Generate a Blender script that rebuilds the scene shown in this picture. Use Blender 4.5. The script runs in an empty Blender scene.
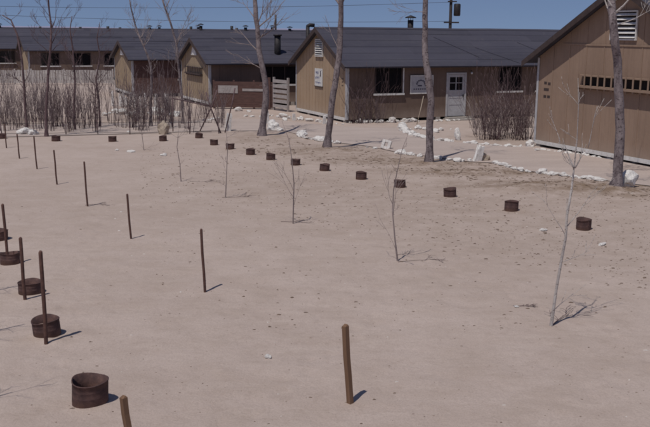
import bpy, bmesh, math, random
import numpy as np
from mathutils import Vector, Matrix, noise as mnoise

random.seed(7)
R_ = math.radians
sc = bpy.context.scene
col = sc.collection
F, CX, CY = 903.0, 325.0, 213.5
CAMH, PITCH, ROLL = 4.2, R_(11.36), R_(0.5)
CAM = Vector((0, 0, CAMH))
ROT = Matrix.Rotation(math.pi/2 - PITCH, 3, 'X') @ Matrix.Rotation(ROLL, 3, 'Z')

# ------------------------------------------------------------------ terrain
def fade(v, a, b):
    return max(0.0, min(1.0, (v - a)/(b - a)))
MOUNDS = []          # x, y, rx, ry, h   (filled below)
_fr = random.Random(41); STEPS = []
for (sx, sy, ex, ey) in ((-1.8, 7.5, 4.5, 21), (5.5, 10, -2.5, 24), (-3.2, 9.5, -5.5, 22), (1.5, 8.5, 6.2, 13)):
    L = math.hypot(ex-sx, ey-sy); n = int(L/.36); ux, uy = (ex-sx)/L, (ey-sy)/L
    for i in range(n):
        tt = i*.72/L*.5*2/2; o_ = .10*(1 if i % 2 else -1) + _fr.uniform(-.04, .04)
        STEPS.append((sx+(ex-sx)*i/n - uy*o_, sy+(ey-sy)*i/n + ux*o_, ux, uy))
SG = {}
for st_ in STEPS:
    for ax_ in (-1, 0, 1):
        for ay_ in (-1, 0, 1): SG.setdefault((int(st_[0]//.4)+ax_, int(st_[1]//.4)+ay_), []).append(st_)
def foot(x, y):
    v = 0.0
    for (fx, fy, ux, uy) in SG.get((int(x//.4), int(y//.4)), ()):
        a = (x-fx)*ux + (y-fy)*uy; b = -(x-fx)*uy + (y-fy)*ux
        q = (a/.15)**2 + (b/.075)**2
        if q < 6: v += -.016*math.exp(-q*1.2) + .007*math.exp(-(q-2.2)**2*1.2)
    return v
def H(x, y):
    """height of the sand at x, y"""
    d = 1.0 - fade(y, 16, 26)
    far = 1.0 - fade(abs(y), 200, 300)
    h = 0.028*mnoise.noise(Vector((x*0.35, y*0.35, 0.3)))*(0.25 + 0.75*d)
    if d > 0 and -16 < x < 16:
        h += d*(0.016*mnoise.noise(Vector((x*1.6, y*1.6, 4.0))) + 0.010*mnoise.noise(Vector((x*3.1+y*.6, y*2.6, 14.0))) + 0.0055*mnoise.noise(Vector((x*5.0, y*6.0, 9.0))))
    for (mx, my, rx, ry, mh) in MOUNDS:
        q = ((x-mx)/rx)**2 + ((y-my)/ry)**2
        if q < 4:
            h += mh*math.exp(-q*1.4)*(1+0.5*mnoise.noise(Vector((x*2.2, y*2.2, 1))))
    if 6 < y < 26: h += foot(x, y)
    return h*far
def G(px, py, z=0.0):
    """point of the ground seen at a pixel of the photograph (used to survey the place)"""
    d = ROT @ Vector(((px-CX)/F, -(py-CY)/F, -1.0))
    t = (z - CAMH)/d.z
    return CAM + d*t
def P(px, py, D):
    """point at ground distance D (along +y) seen at a pixel"""
    d = ROT @ Vector(((px-CX)/F, -(py-CY)/F, -1.0))
    return CAM + d*(D/d.y)
def GH(px, py):
    p = G(px, py); p.z = H(p.x, p.y); return p
def proj(p):
    v = ROT.transposed() @ (Vector(p) - CAM)
    return CX + F*v.x/-v.z, CY - F*v.y/-v.z
for (px, py, rx, ry, mh) in ((612, 192, 1.5, .9, .10), (560, 187, 1.6, .7, .12), (327, 150, 1.1, .7, .08), (429, 164, 1.0, .6, .06),
                             (262, 137, 1.0, .7, .07), (520, 190, 1.3, .6, .08), (300, 152, 1.4, .7, .05), (470, 172, 1.6, .5, .05),
                             (89, 405, .45, .4, .03), (47, 338, .4, .35, .03)):
    g = G(px, py); MOUNDS.append((g.x, g.y, rx, ry, mh))

# ------------------------------------------------------------------ helpers
def tag(o, label=None, cat=None, group=None, kind=None):
    if label and len(label.replace('-', ' ').split()) > 16: print('LONG', label)
    if label: o['label'] = label
    if cat: o['category'] = cat
    if group: o['group'] = group
    if kind: o['kind'] = kind
    return o
def empty(name, loc, rz=0.0):
    o = bpy.data.objects.new(name, None); col.objects.link(o)
    o.empty_display_size = 0.2
    o.location = loc; o.rotation_euler = (0, 0, rz)
    return o
def copy_tree(o, parent=None):
    c = o.copy(); col.objects.link(c); c.parent = parent
    for ch in list(o.children): copy_tree(ch, c)
    return c

class MB:
    def __init__(s): s.v = []; s.f = []; s.sm = []
    def quad(s, a, b, c, d):
        n = len(s.v); s.v += [tuple(a), tuple(b), tuple(c), tuple(d)]; s.f.append((n, n+1, n+2, n+3)); s.sm.append(False)
    def box(s, x0, x1, y0, y1, z0, z1, m=None):
        n = len(s.v)
        c = [Vector((x, y, z)) for z in (z0, z1) for y in (y0, y1) for x in (x0, x1)]
        if m is not None: c = [m @ p for p in c]
        s.v += [tuple(p) for p in c]
        for f in ((0, 2, 3, 1), (4, 5, 7, 6), (0, 1, 5, 4), (2, 6, 7, 3), (0, 4, 6, 2), (1, 3, 7, 5)):
            s.f.append(tuple(n+i for i in f)); s.sm.append(False)
        return s
    def beam(s, a, b, w, h, up=Vector((0, 0, 1))):
        a = Vector(a); b = Vector(b); d = (b-a); L = d.length; d.normalize()
        side = d.cross(up)
        if side.length < 1e-4: side = d.cross(Vector((1, 0, 0)))
        side.normalize(); u = side.cross(d)
        m = Matrix((( d.x, side.x, u.x, a.x), (d.y, side.y, u.y, a.y), (d.z, side.z, u.z, a.z), (0, 0, 0, 1)))
        return s.box(0, L, -w/2, w/2, -h/2, h/2, m)
    def tube(s, pts, rad, n=6, cap=True):
        pts = [Vector(p) for p in pts]; k = len(pts); base = len(s.v)
        t0 = (pts[1]-pts[0]).normalized()
        ref = Vector((1, 0, 0)) if abs(t0.x) < .8 else Vector((0, 1, 0))
        u = t0.cross(ref).normalized()
        for i, p in enumerate(pts):
            t = (pts[min(i+1, k-1)] - pts[max(i-1, 0)]).normalized()
            u = (u - t*u.dot(t)).normalized(); w = t.cross(u)
            r = rad[i] if hasattr(rad, '__len__') else rad
            for j in range(n):
                a = 2*math.pi*j/n
                s.v.append(tuple(p + u*math.cos(a)*r + w*math.sin(a)*r))
        for i in range(k-1):
            for j in range(n):
                a = base+i*n+j; b = base+i*n+(j+1) % n
                s.f.append((a, b, b+n, a+n)); s.sm.append(True)
        if cap:
            s.f.append(tuple(base+j for j in range(n))[::-1]); s.sm.append(False)
            s.f.append(tuple(base+(k-1)*n+j for j in range(n))); s.sm.append(False)
        return s
    def build(s, name, mat, parent=None, origin=None):
        me = bpy.data.meshes.new(name)
        v = s.v
        if origin is not None: v = [(a-origin[0], b-origin[1], c-origin[2]) for a, b, c in v]
        me.from_pydata(v, [], s.f)
        me.polygons.foreach_set('use_smooth', s.sm)
        me.materials.append(mat); me.update()
        o = bpy.data.objects.new(name, me); col.objects.link(o)
        if origin is not None: o.location = origin
        if parent is not None: o.parent = parent
        return o

# ------------------------------------------------------------------ materials
class NT:
    def __init__(s, name):
        s.m = bpy.data.materials.new(name); s.m.use_nodes = True
        s.t = s.m.node_tree; s.n = s.t.nodes; s.l = s.t.links
        s.b = s.n['Principled BSDF']; s.tc = s.n.new('ShaderNodeTexCoord')
    def link(s, a, b): s.l.new(a, b)
    def noise(s, scale, detail=4, rough=.55, coord='Object', vec=None, stretch=None, dist=0):
        n = s.n.new('ShaderNodeTexNoise'); n.inputs['Scale'].default_value = scale
        n.inputs['Detail'].default_value = detail; n.inputs['Roughness'].default_value = rough
        n.inputs['Distortion'].default_value = dist
        v = vec if vec is not None else s.tc.outputs[coord]
        if stretch:
            mp = s.n.new('ShaderNodeMapping'); mp.inputs['Scale'].default_value = stretch
            s.link(v, mp.inputs[0]); v = mp.outputs[0]
        s.link(v, n.inputs['Vector']); return n.outputs['Fac']
    def ramp(s, fac, stops):
        r = s.n.new('ShaderNodeValToRGB'); e = r.color_ramp.elements
        while len(e) < len(stops): e.new(.5)
        for i, (p, c) in enumerate(stops):
            e[i].position = p; e[i].color = (*c, 1) if hasattr(c, '__len__') else (c, c, c, 1)
        s.link(fac, r.inputs[0]); return r.outputs[0]
    def mix(s, fac, a, b, mode='MIX'):
        m = s.n.new('ShaderNodeMix'); m.data_type = 'RGBA'; m.blend_type = mode
        for inp, v in ((m.inputs[0], fac), (m.inputs[6], a), (m.inputs[7], b)):
            if isinstance(v, (int, float)): inp.default_value = v
            elif isinstance(v, tuple): inp.default_value = (*v, 1) if len(v) == 3 else v
            else: s.link(v, inp)
        return m.outputs[2]
    def math(s, op, a, b=None, c=None):
        m = s.n.new('ShaderNodeMath'); m.operation = op
        for i, v in enumerate((a, b, c)):
            if v is None: continue
            if isinstance(v, (int, float)): m.inputs[i].default_value = v
            else: s.link(v, m.inputs[i])
        return m.outputs[0]
    def xyz(s, coord='Object'):
        x = s.n.new('ShaderNodeSeparateXYZ'); s.link(s.tc.outputs[coord], x.inputs[0]); return x.outputs
    def bump(s, h, strength=.3, dist=.01):
        b = s.n.new('ShaderNodeBump'); b.inputs['Strength'].default_value = strength; b.inputs['Distance'].default_value = dist
        s.link(h, b.inputs['Height']); s.link(b.outputs[0], s.b.inputs['Normal'])
    def done(s, color, rough=.85, metal=0, spec=None):
        if isinstance(color, tuple): s.b.inputs['Base Color'].default_value = (*color, 1)
        else: s.link(color, s.b.inputs['Base Color'])
        if isinstance(rough, (int, float)): s.b.inputs['Roughness'].default_value = rough
        else: s.link(rough, s.b.inputs['Roughness'])
        s.b.inputs['Metallic'].default_value = metal
        if spec is not None: s.b.inputs['Specular IOR Level'].default_value = spec
        return s.m

def m_noisy(name, c0, c1, scale=6, rough=.85, bump=.2, bscale=30, stretch=None, metal=0, bd=.01, extra=None):
    t = NT(name)
    c = t.ramp(t.noise(scale, 5, .6, stretch=stretch), [(.3, c0), (.7, c1)])
    if extra:   # extra speckle (colour, scale, threshold)
        e = t.ramp(t.noise(extra[1], 3, .6), [(extra[2], 0.0), (extra[2]+.08, 1.0)])
        c = t.mix(e, c, extra[0])
    t.bump(t.noise(bscale, 5, .65, stretch=stretch), bump, bd)
    return t.done(c, rough, metal, .25)

M = {}
# sand: one sheet; an attribute "litter" marks the browner earth below the trees
t = NT('sand')
big = t.noise(.22, 4, .55); med = t.noise(1.3, 5, .6); fine = t.noise(42, 6, .75)
c = t.ramp(big, [(.3, (.462, .370, .318)), (.7, (.532, .435, .380))])
c = t.mix(t.math('MULTIPLY', t.ramp(med, [(.4, 0.0), (.68, 1.0)]), .38), c, (.375, .29, .232))
c = t.mix(t.math('MULTIPLY', t.ramp(t.noise(2.6, 5, .7, stretch=(.35, 1.4, 1)), [(.5, 0.0), (.72, 1.0)]), .38), c, (.57, .475, .41))
c = t.mix(t.math('MULTIPLY', t.ramp(t.noise(5.5, 5, .75, dist=.6), [(.52, 0.0), (.62, 1.0)]), .20), c, (.31, .235, .19))
c = t.mix(t.math('MULTIPLY', t.ramp(fine, [(.42, 1.0), (.55, 0.0)]), .30), c, (.30, .235, .195))
at = t.n.new('ShaderNodeAttribute'); at.attribute_name = 'litter'
lit = t.math('MULTIPLY', at.outputs['Fac'], t.ramp(t.noise(1.8, 6, .7), [(.34, 0.05), (.60, 1.0)]))
c = t.mix(t.math('MULTIPLY', lit, .9), c, (.22, .158, .112))
spk = t.ramp(t.noise(11, 3, .6), [(.62, 0.0), (.68, 1.0)])
c = t.mix(t.math('MULTIPLY', spk, t.math('MULTIPLY', at.outputs['Fac'], .65)), c, (.15, .105, .075))
hb = t.math('ADD', t.math('MULTIPLY', t.noise(9, 6, .7), 1.0), t.math('MULTIPLY', fine, .35))
t.bump(hb, .8, .022)
M['sand'] = t.done(c, .95, 0, .1)
t = NT('packed_dirt')
c = t.ramp(t.noise(.7, 5, .6, stretch=(.5, 1.6, 1)), [(.3, (.405, .332, .294)), (.7, (.48, .398, .352))])
c = t.mix(t.math('MULTIPLY', t.ramp(t.noise(14, 5, .7), [(.5, 0.0), (.7, 1.0)]), .3), c, (.24, .19, .16))
t.bump(t.noise(10, 6, .7), .5, .012)
M['road'] = t.done(c, .95, 0, .1)

def m_wall(name, c0, c1, seam=.405):
    t = NT(name); X = t.xyz()
    c = t.ramp(t.noise(1.2, 5, .65, stretch=(1, 1, .5)), [(.3, c0), (.7, c1)])
    st = t.ramp(t.noise(2.2, 5, .7, stretch=(5, 5, .25)), [(.45, 0.0), (.75, 1.0)])
    c = t.mix(t.math('MULTIPLY', st, .45), c, tuple(v*.62 for v in c0))
    c = t.mix(t.math('MULTIPLY', t.ramp(t.noise(.55, 3, .6), [(.42, 0.0), (.62, 1.0)]), .35), c, tuple(v*.78 for v in c0))
    c = t.mix(t.math('MULTIPLY', t.ramp(t.noise(9, 5, .75), [(.5, 0.0), (.8, 1.0)]), .3), c, tuple(min(1, v*1.25) for v in c1))
    # dust splashed up from the sand along the foot of the wall
    dz = t.ramp(t.math('ADD', X[2], t.math('MULTIPLY', t.noise(3, 4), .5)), [(.38, 1.0), (.95, 0.0)])
    c = t.mix(t.math('MULTIPLY', dz, .4), c, (.42, .34, .28))
    t.bump(t.noise(24, 5, .7, stretch=(1, 1, .3)), .35, .01)
    return t.done(c, .9, 0, .15)
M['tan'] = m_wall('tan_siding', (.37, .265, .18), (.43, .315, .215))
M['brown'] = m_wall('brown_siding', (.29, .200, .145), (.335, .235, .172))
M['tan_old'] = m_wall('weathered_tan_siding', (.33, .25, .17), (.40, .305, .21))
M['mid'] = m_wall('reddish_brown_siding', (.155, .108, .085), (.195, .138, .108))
M['redwood'] = m_noisy('red_brown_boards', (.085, .048, .042), (.135, .076, .064), 3, .85, .3, 20, (1, 1, 4))
t = NT('roll_roofing'); X = t.xyz()
cell = t.math('FLOOR', t.math('DIVIDE', X[1], .62)); off = t.math('MULTIPLY', cell, 3.37)
cell2 = t.math('FLOOR', t.math('DIVIDE', t.math('ADD', X[0], off), 7.3))
wn = t.n.new('ShaderNodeTexWhiteNoise'); wn.noise_dimensions = '2D'
cb = t.n.new('ShaderNodeCombineXYZ'); t.link(cell, cb.inputs[0]); t.link(cell2, cb.inputs[1]); t.link(cb.outputs[0], wn.inputs['Vector'])
c = t.ramp(wn.outputs['Value'], [(0, (.040, .038, .053)), (1, (.060, .057, .077))])
c = t.mix(t.math('MULTIPLY', t.ramp(t.noise(.9, 6, .7, stretch=(.5, 1.5, 1)), [(.4, 0.0), (.8, 1.0)]), .5), c, (.085, .080, .094))
c = t.mix(t.math('MULTIPLY', t.ramp(t.noise(3.5, 6, .75), [(.55, 0.0), (.75, 1.0)]), .3), c, (.12, .108, .11))
t.bump(t.noise(60, 4, .7), .5, .006)
M['roof'] = t.done(c, .85, 0, .3)
M['rake'] = m_noisy('dark_fascia', (.05, .036, .034), (.08, .057, .052), 5, .8, .2, 20)
M['white'] = m_noisy('weathered_white_paint', (.55, .53, .50), (.72, .70, .67), 6, .75, .25, 40, extra=((.33, .27, .22), 17, .62))
M['grey'] = m_noisy('grey_white_paint', (.38, .37, .375), (.50, .49, .495), 5, .7, .2, 40, extra=((.25, .22, .2), 15, .64))
M['lime'] = m_noisy('whitewash', (.56, .525, .485), (.79, .76, .72), 7, .9, .6, 22, extra=((.38, .30, .24), 9, .60), bd=.02)
M['tanstone'] = m_noisy('sandstone', (.33, .265, .20), (.46, .38, .30), 5, .9, .7, 14, bd=.03)
M['clod'] = m_noisy('dry_clod', (.09, .062, .045), (.20, .145, .11), 12, .95, .5, 40)
M['pebble'] = m_noisy('pebble', (.45, .40, .36), (.62, .57, .52), 12, .9, .4, 40)
t = NT('rusty_iron')
c = t.ramp(t.noise(7, 6, .7), [(.3, (.048, .030, .031)), (.52, (.095, .055, .050)), (.75, (.18, .105, .088))])
X = t.xyz()
c = t.mix(t.math('MULTIPLY', t.ramp(t.math('ADD', X[2], t.math('MULTIPLY', t.noise(9), .15)), [(.07, 1.0), (.17, 0.0)]), .6), c, (.17, .095, .065))
t.bump(t.noise(50, 5, .7), .5, .004)
M['rust'] = t.done(c, .85, 0, .25)
M['stakewood'] = m_noisy('stake_wood', (.15, .085, .05), (.24, .145, .09), 9, .85, .4, 60, (1, 1, .12), bd=.004)
M['stakeiron'] = m_noisy('dark_stake', (.075, .04, .034), (.14, .075, .058), 14, .8, .4, 60, bd=.003)
def m_bark(name, c0, c1, spot, sc_=5):
    t = NT(name)
    c = t.ramp(t.noise(sc_, 6, .75, stretch=(1.8, 1.8, .7)), [(.40, c0), (.60, c1)])
    c = t.mix(t.math('MULTIPLY', t.ramp(t.noise(1.6, 3, .6), [(.45, 0.0), (.60, 1.0)]), .5), c, tuple(v*1.1 for v in c1))
    c = t.mix(t.ramp(t.noise(sc_*2.2, 5, .75, stretch=(1, 1, 1.8)), [(.56, 0.0), (.62, 1.0)]), c, spot)
    t.bump(t.noise(22, 6, .75, stretch=(1.3, 1.3, .35)), 1.0, .03)
    return t.done(c, .9, 0, .2)
M['bark'] = m_bark('cottonwood_bark', (.115, .088, .092), (.30, .25, .245), (.05, .034, .034))
M['bark_pale'] = m_bark('pale_bark', (.44, .39, .36), (.62, .57, .53), (.17, .11, .095), 9)
M['twig'] = m_noisy('purple_brown_twigs', (.085, .054, .058), (.17, .113, .112), 6, .85, .3, 40)
M['twig_mid'] = m_noisy('mauve_twigs', (.12, .085, .09), (.22, .165, .165), 6, .85, .3, 40)
M['twig_light'] = m_noisy('grey_brown_twigs', (.21, .165, .155), (.33, .27, .25), 6, .85, .3, 40)
M['glass'] = NT('window_glass').done((.012, .012, .014), .08, 0, .5)
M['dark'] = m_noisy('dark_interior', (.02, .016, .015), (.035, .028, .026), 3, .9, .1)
M['black'] = m_noisy('black_pipe', (.022, .020, .022), (.05, .044, .044), 9, .6, .2, 30, metal=.3)
M['pole'] = m_noisy('creosoted_pole', (.03, .024, .024), (.06, .048, .045), 6, .85, .4, 30, (1, 1, .2))
M['ink'] = NT('dark_lettering').done((.045, .038, .07), .7)
M['blueink'] = NT('blue_lettering').done((.06, .07, .19), .7)
M['hills'] = m_noisy('haze_blue_hills', (.26, .26, .36), (.33, .32, .42), .002, 1, .0, .01)  # bluish haze of distance is mixed into the hill colour
M['concrete'] = m_noisy('concrete_pier', (.30, .27, .24), (.42, .38, .34), 6, .9, .4, 30)
M['lath'] = m_noisy('old_boards', (.22, .18, .16), (.34, .29, .26), 4, .85, .3, 30, (1, 1, 3))
M['oldwhite'] = m_noisy('old_whitewashed_boards', (.40, .36, .33), (.56, .52, .48), 3, .85, .3, 30, (1, 1, 3), extra=((.26, .21, .18), 8, .6))
M['palewood'] = m_noisy('pale_boards', (.30, .265, .25), (.42, .38, .36), 4, .85, .3, 30, (1, 1, 3))

# ------------------------------------------------------------------ surveying the road edges
def poly_interp(pts, x):
    for (a, b), (c, d) in zip(pts, pts[1:]):
        if x <= c: return b + (d-b)*(x-a)/(c-a)
    return pts[-1][1]
EDGE_FRONT = [G(*p) for p in ((-60, 139), (100, 135), (215, 131), (262, 131), (284, 131), (299, 135), (312, 139.5), (340, 143.5), (368, 146.5), (397, 152.5), (430, 157), (462, 161.5),
                              (500, 163.7), (521, 171), (560, 175.5), (606, 181), (650, 187), (720, 196))]
EDGE_BACK = [G(*p) for p in ((-60, 127), (100, 124), (200, 121), (240, 119), (262, 119.5), (282, 120.5), (300, 123), (330, 126), (360, 128), (402, 128), (406, 133), (434, 140.5), (478, 144.5), (525, 146.5),
                             (535, 147), (590, 155.5), (646, 163), (720, 174))]
def edge_y(E, x):
    return poly_interp([(p.x, p.y) for p in E], x)

# ------------------------------------------------------------------ ground sheet
def axis(lo, dlo, dhi, hi, step, g=1.22):
    a = list(np.arange(dlo, dhi, step)); s = step; v = a[-1]
    while v < hi: s *= g; v += s; a.append(v)
    s = step; v = a[0]; pre = []
    while v > lo: s *= g; v -= s; pre.append(v)
    return pre[::-1] + a
xs = axis(-6000, -9.0, 13.0, 6000, .065)
ys = axis(-2500, 6.5, 27.0, 9000, .065)
LX = [(G(612, 190), 3.0, 1.5), (G(545, 186), 3.4, 1.2), (G(470, 172), 3.4, 1.0), (G(327, 150), 2.6, 1.6), (G(429, 163), 2.2, 1.2), (G(262, 138), 2.5, 1.5),
      (G(390, 160), 3.5, 1.6), (G(450, 200), 6, 5), (G(560, 230), 4.5, 4), (G(330, 190), 6, 5), (G(295, 152), 2.5, 1.2), (G(500, 138), 1.6, 1.6), (G(150, 120), 9, 3), (G(20, 120), 9, 3)]
LW = [1.3, 1.3, 1.2, 1.0, 1.1, .9, 1.0, .35, .3, .3, .9, .8, .45, .45]
def litter(x, y):
    v = 0.0
    for (g, rx, ry), w in zip(LX, LW):
        q = ((x-g.x)/rx)**2 + ((y-g.y)/ry)**2
        if q < 5: v = max(v, w*math.exp(-q*1.2))
    return v
verts = [(x, y, H(x, y)) for y in ys for x in xs]
nx, ny = len(xs), len(ys)
idx = np.arange(nx*ny).reshape(ny, nx)
q = np.stack([idx[:-1, :-1], idx[:-1, 1:], idx[1:, 1:], idx[1:, :-1]], -1).reshape(-1, 4)
me = bpy.data.meshes.new('ground')
me.vertices.add(nx*ny); me.vertices.foreach_set('co', np.array(verts, dtype=np.float32).ravel())
me.loops.add(q.size); me.loops.foreach_set('vertex_index', q.ravel().astype(np.int32))
me.polygons.add(len(q)); me.polygons.foreach_set('loop_start', np.arange(0, q.size, 4, dtype=np.int32))
me.polygons.foreach_set('loop_total', np.full(len(q), 4, dtype=np.int32))
me.update(calc_edges=True); me.polygons.foreach_set('use_smooth', np.ones(len(q), dtype=bool))
att = me.attributes.new('litter', 'FLOAT', 'POINT')
att.data.foreach_set('value', np.array([litter(v[0], v[1]) if 5 < v[1] < 80 else 0.0 for v in verts], dtype=np.float32))
me.materials.append(M['sand'])
ground = bpy.data.objects.new('ground', me); col.objects.link(ground); tag(ground, kind='structure')

# dirt road: a strip between the two stone edgings
rb = MB(); vs = []
xsr = np.linspace(EDGE_FRONT[0].x, 17.5, 130); K = 14
for x in xsr:
    y0 = edge_y(EDGE_FRONT, x); y1 = max(y0+.5, edge_y(EDGE_BACK, x))
    for k in range(K+1):
        y = y0 + (y1-y0)*k/K
        y += .12*mnoise.noise(Vector((x*.9, k*1.0, 2))) if k in (0, K) else 0
        rb.v.append((x, y, H(x, y) + .022))
for i in range(len(xsr)-1):
    for k in range(K):
        a = i*(K+1)+k; rb.f.append((a, a+K+1, a+K+2, a+1)); rb.sm.append(True)
tag(rb.build('dirt_road', M['road']), kind='structure')

# distant hills
hb_ = MB(); N = 150
for i in range(N+1):
    a = R_(-50 + 100*i/N); d = 5200
    hh = 18 + 16*mnoise.noise(Vector((i*.09, 0, 5))) + 6*mnoise.noise(Vector((i*.4, 3, 5)))
    x, y = d*math.sin(a), d*math.cos(a)
    hb_.v += [(x, y, -2), (x*1.08, y*1.08, hh), (x*1.3, y*1.3, hh*.8), (x*1.4, y*1.4, -3)]
for i in range(N):
    for k in range(3):
        a = i*4+k; hb_.f.append((a, a+4, a+5, a+1)); hb_.sm.append(True)
tag(hb_.build('hills', M['hills']), kind='structure')

# ------------------------------------------------------------------ barracks
def wall_cells(mb, x0, x1, z0, z1, holes, y0, y1):
    X = sorted({x0, x1, *[h[0] for h in holes], *[h[1] for h in holes]})
    Z = sorted({z0, z1, *[h[2] for h in holes], *[h[3] for h in holes]})
    for a, b in zip(X, X[1:]):
        for c, d in zip(Z, Z[1:]):
            cx, cz = (a+b)/2, (c+d)/2
            if any(h[0] < cx < h[1] and h[2] < cz < h[3] for h in holes): continue
            mb.box(a, b, y0, y1, c, d)
def barrack(name, corner, ang, w, L, ze, zr, walls, side, windows=(), doors=(), ov=.28, rk=.35, floor=.22,
            batten=.41, trim='grey', detail=True, skirt=True, pitch_ext=True):
    """local frame: x along the long wall, y along the gable end; origin = corner nearest the camera"""
    root = empty(name, corner, ang)
    T = .12
    # --- walls
    holes = [(x0, x1, z0, z1) for (x0, x1, z0, z1) in windows] + [(x0, x1, floor, z1) for (x0, x1, z1) in doors]
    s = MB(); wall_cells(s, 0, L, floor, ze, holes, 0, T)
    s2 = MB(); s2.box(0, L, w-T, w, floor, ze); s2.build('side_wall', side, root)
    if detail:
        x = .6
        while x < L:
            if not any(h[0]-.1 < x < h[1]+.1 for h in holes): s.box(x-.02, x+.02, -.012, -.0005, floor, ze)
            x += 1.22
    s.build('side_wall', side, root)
    for gx0, gx1 in ((L-T, L+.004), (-.004, T)):
        if gx0 > 0: g = g2 = MB()
        else: g2.build('gable_wall', walls, root); g = MB()
        n = len(g.v); prof = [(0.003, floor), (w-.003, floor), (w-.003, ze), (w/2, zr), (0.003, ze)]
        for xx in (gx0, gx1): g.v += [(xx, a, b) for a, b in prof]
        g.f.append(tuple(n+i for i in (4, 3, 2, 1, 0))); g.f.append(tuple(n+5+i for i in range(5)))
        for i in range(5): g.f.append((n+i, n+(i+1) % 5, n+5+(i+1) % 5, n+5+i))
        g.sm += [False]*7
    if detail:
        y = batten
        while y < w - .15:
            top = ze + (zr-ze)*(1-abs(y-w/2)/(w/2)) - .05
            g.box(-.018, -.0045, y-.018, y+.018, floor, top); y += batten
    g.build('gable_wall', walls, root)
    # --- roof
    sl = (zr-ze)/(w/2); ln = math.hypot(1, sl); nz = Vector((0, -sl/ln, 1/ln))
    r = MB(); xa, xb = -rk, L+rk; courses = 6; th = .07
    for sgn in (1, -1):
        def wob(x): return .022*mnoise.noise(Vector((x*.45, corner[0], 3)))
        def pt(x, tt, up):   # tt: 0 eave ... 1 ridge, measured across the slope
            yy = -ov + (w/2+ov)*tt; zz = ze + (yy)*sl + .03
            yv = yy if sgn == 1 else w-yy
            return (x, yv - (sl/ln*up)*sgn, zz + up/ln)
        for k in range(courses):
            t0, t1 = k/courses, (k+1)/courses
            if k < courses-1: t1 += .015
            nseg = max(1, int(L/1.6)) if detail else 1
            for j in range(nseg):
                X0 = xa + (xb-xa)*j/nseg; X1 = xa + (xb-xa)*(j+1)/nseg
                w0 = .006*mnoise.noise(Vector((X0*.7, k*3.1+sgn, 0)))+wob(X0); w1 = .006*mnoise.noise(Vector((X1*.7, k*3.1+sgn, 0)))+wob(X1)
                n = len(r.v)
                r.v += [pt(X0, t0, th+.009+w0), pt(X1, t0, th+.009+w1), pt(X1, t1, th+wob(X1)), pt(X0, t1, th+wob(X0))]
                f = (n, n+1, n+2, n+3); r.f.append(f if sgn == 1 else f[::-1]); r.sm.append(False)
                n = len(r.v)
                r.v += [pt(X0, t0, th-.05), pt(X1, t0, th-.05), pt(X1, t0, th+.009+w1), pt(X0, t0, th+.009+w0)]
                f = (n, n+1, n+2, n+3); r.f.append(f if sgn == 1 else f[::-1]); r.sm.append(False)
        n = len(r.v)   # deck below the felt
        r.v += [pt(xa, 0, 0), pt(xb, 0, 0), pt(xb, 1, 0), pt(xa, 1, 0), pt(xa, 0, th-.035), pt(xb, 0, th-.035), pt(xb, 1, th-.035), pt(xa, 1, th-.035)]
        for f in ((0, 3, 2, 1), (4, 5, 6, 7), (0, 1, 5, 4), (0, 4, 7, 3), (1, 2, 6, 5)):
            f = tuple(n+i for i in f); r.f.append(f if sgn == 1 else f[::-1]); r.sm.append(False)
        if detail:        # torn battens nailed over a few joints, running up the slope
            rnd = random.Random(int(L*10)+sgn)
            for _ in range(int(L/4.2)):
                x0 = rnd.uniform(.5, L-2); tt = rnd.uniform(0, .35); dx = rnd.uniform(.9, 1.8)
                n = len(r.v)
                r.beam(pt(x0+dx, tt, th+.024), pt(x0, min(.98, tt+rnd.uniform(.3, .6)), th+.024), .03, .007)
    ridge = MB(); ridge.box(xa, xb, w/2-.16, w/2+.16, 0, .025, Matrix.Translation((0, 0, zr+.03+th*ln-.02)))
    ro = r.build('roof', M['roof'], root)
    r2 = MB()
    zt = zr+.03+th*ln+.022
    nseg = max(2, int(L/1.6))
    for j in range(nseg+1):
        X0 = xa-.01 + (xb-xa+.02)*j/nseg; q0 = wob(xa + (xb-xa)*j/nseg)
        r2.v += [(X0, w/2-.17, zt-.17*sl+q0), (X0, w/2, zt+q0), (X0, w/2+.17, zt-.17*sl+q0)]
    for j in range(nseg):
        for i in (0, 1): r2.f.append((j*3+i, j*3+3+i, j*3+4+i, j*3+1+i)); r2.sm.append(False)
    r2.build('ridge_cap', M['roof'], ro)
    # --- rake boards
    bh = .17
    for xx in ((xa-.025, xa-.002), (xb+.002, xb+.025)):
        k = MB()
        for sgn in (1, -1):
            n = len(k.v)
            def rp(x, yy, dz):
                return (x, yy if sgn == 1 else w-yy, ze + yy*sl + .045 + dz)
            k.v += [rp(xx[0], -ov-.02, th), rp(xx[0], w/2, th), rp(xx[0], w/2, -bh), rp(xx[0], -ov-.02, -bh*.8),
                    rp(xx[1], -ov-.02, th), rp(xx[1], w/2, th), rp(xx[1], w/2, -bh), rp(xx[1], -ov-.02, -bh*.8)]
            for f in ((0, 1, 2, 3), (7, 6, 5, 4), (0, 4, 5, 1), (3, 2, 6, 7), (0, 3, 7, 4)):
                f = tuple(n+i for i in f); k.f.append(f[::-1] if sgn == 1 else f); k.sm.append(False)
        k.build('rake_board', M['rake'], root)
    # --- corner boards and skirting
    cb_ = MB(); e = .026
    cb_.box(-.03, .095, -.03, -.0125, floor, ze-.03); cb_.box(-.03, -.0125, -.012, .12, floor, ze-.03)
    cb_.build('corner_board', M[trim], root)
    cb_ = MB(); cb_.box(-.03, -.0125, w-.10, w+.01, floor, ze-.02); cb_.build('corner_board', M[trim], root)
    cb_ = MB(); cb_.box(L-.10, L+.03, -.03, -.0125, floor, ze-.03); cb_.build('corner_board', M[trim], root)
    if skirt:
        sk = MB(); sk.box(-.04, -.019, .12, w-.11, floor-.05, floor+.09)
        sk.build('base_board', M['white'], root)
    # --- piers
    yy = .25
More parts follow.
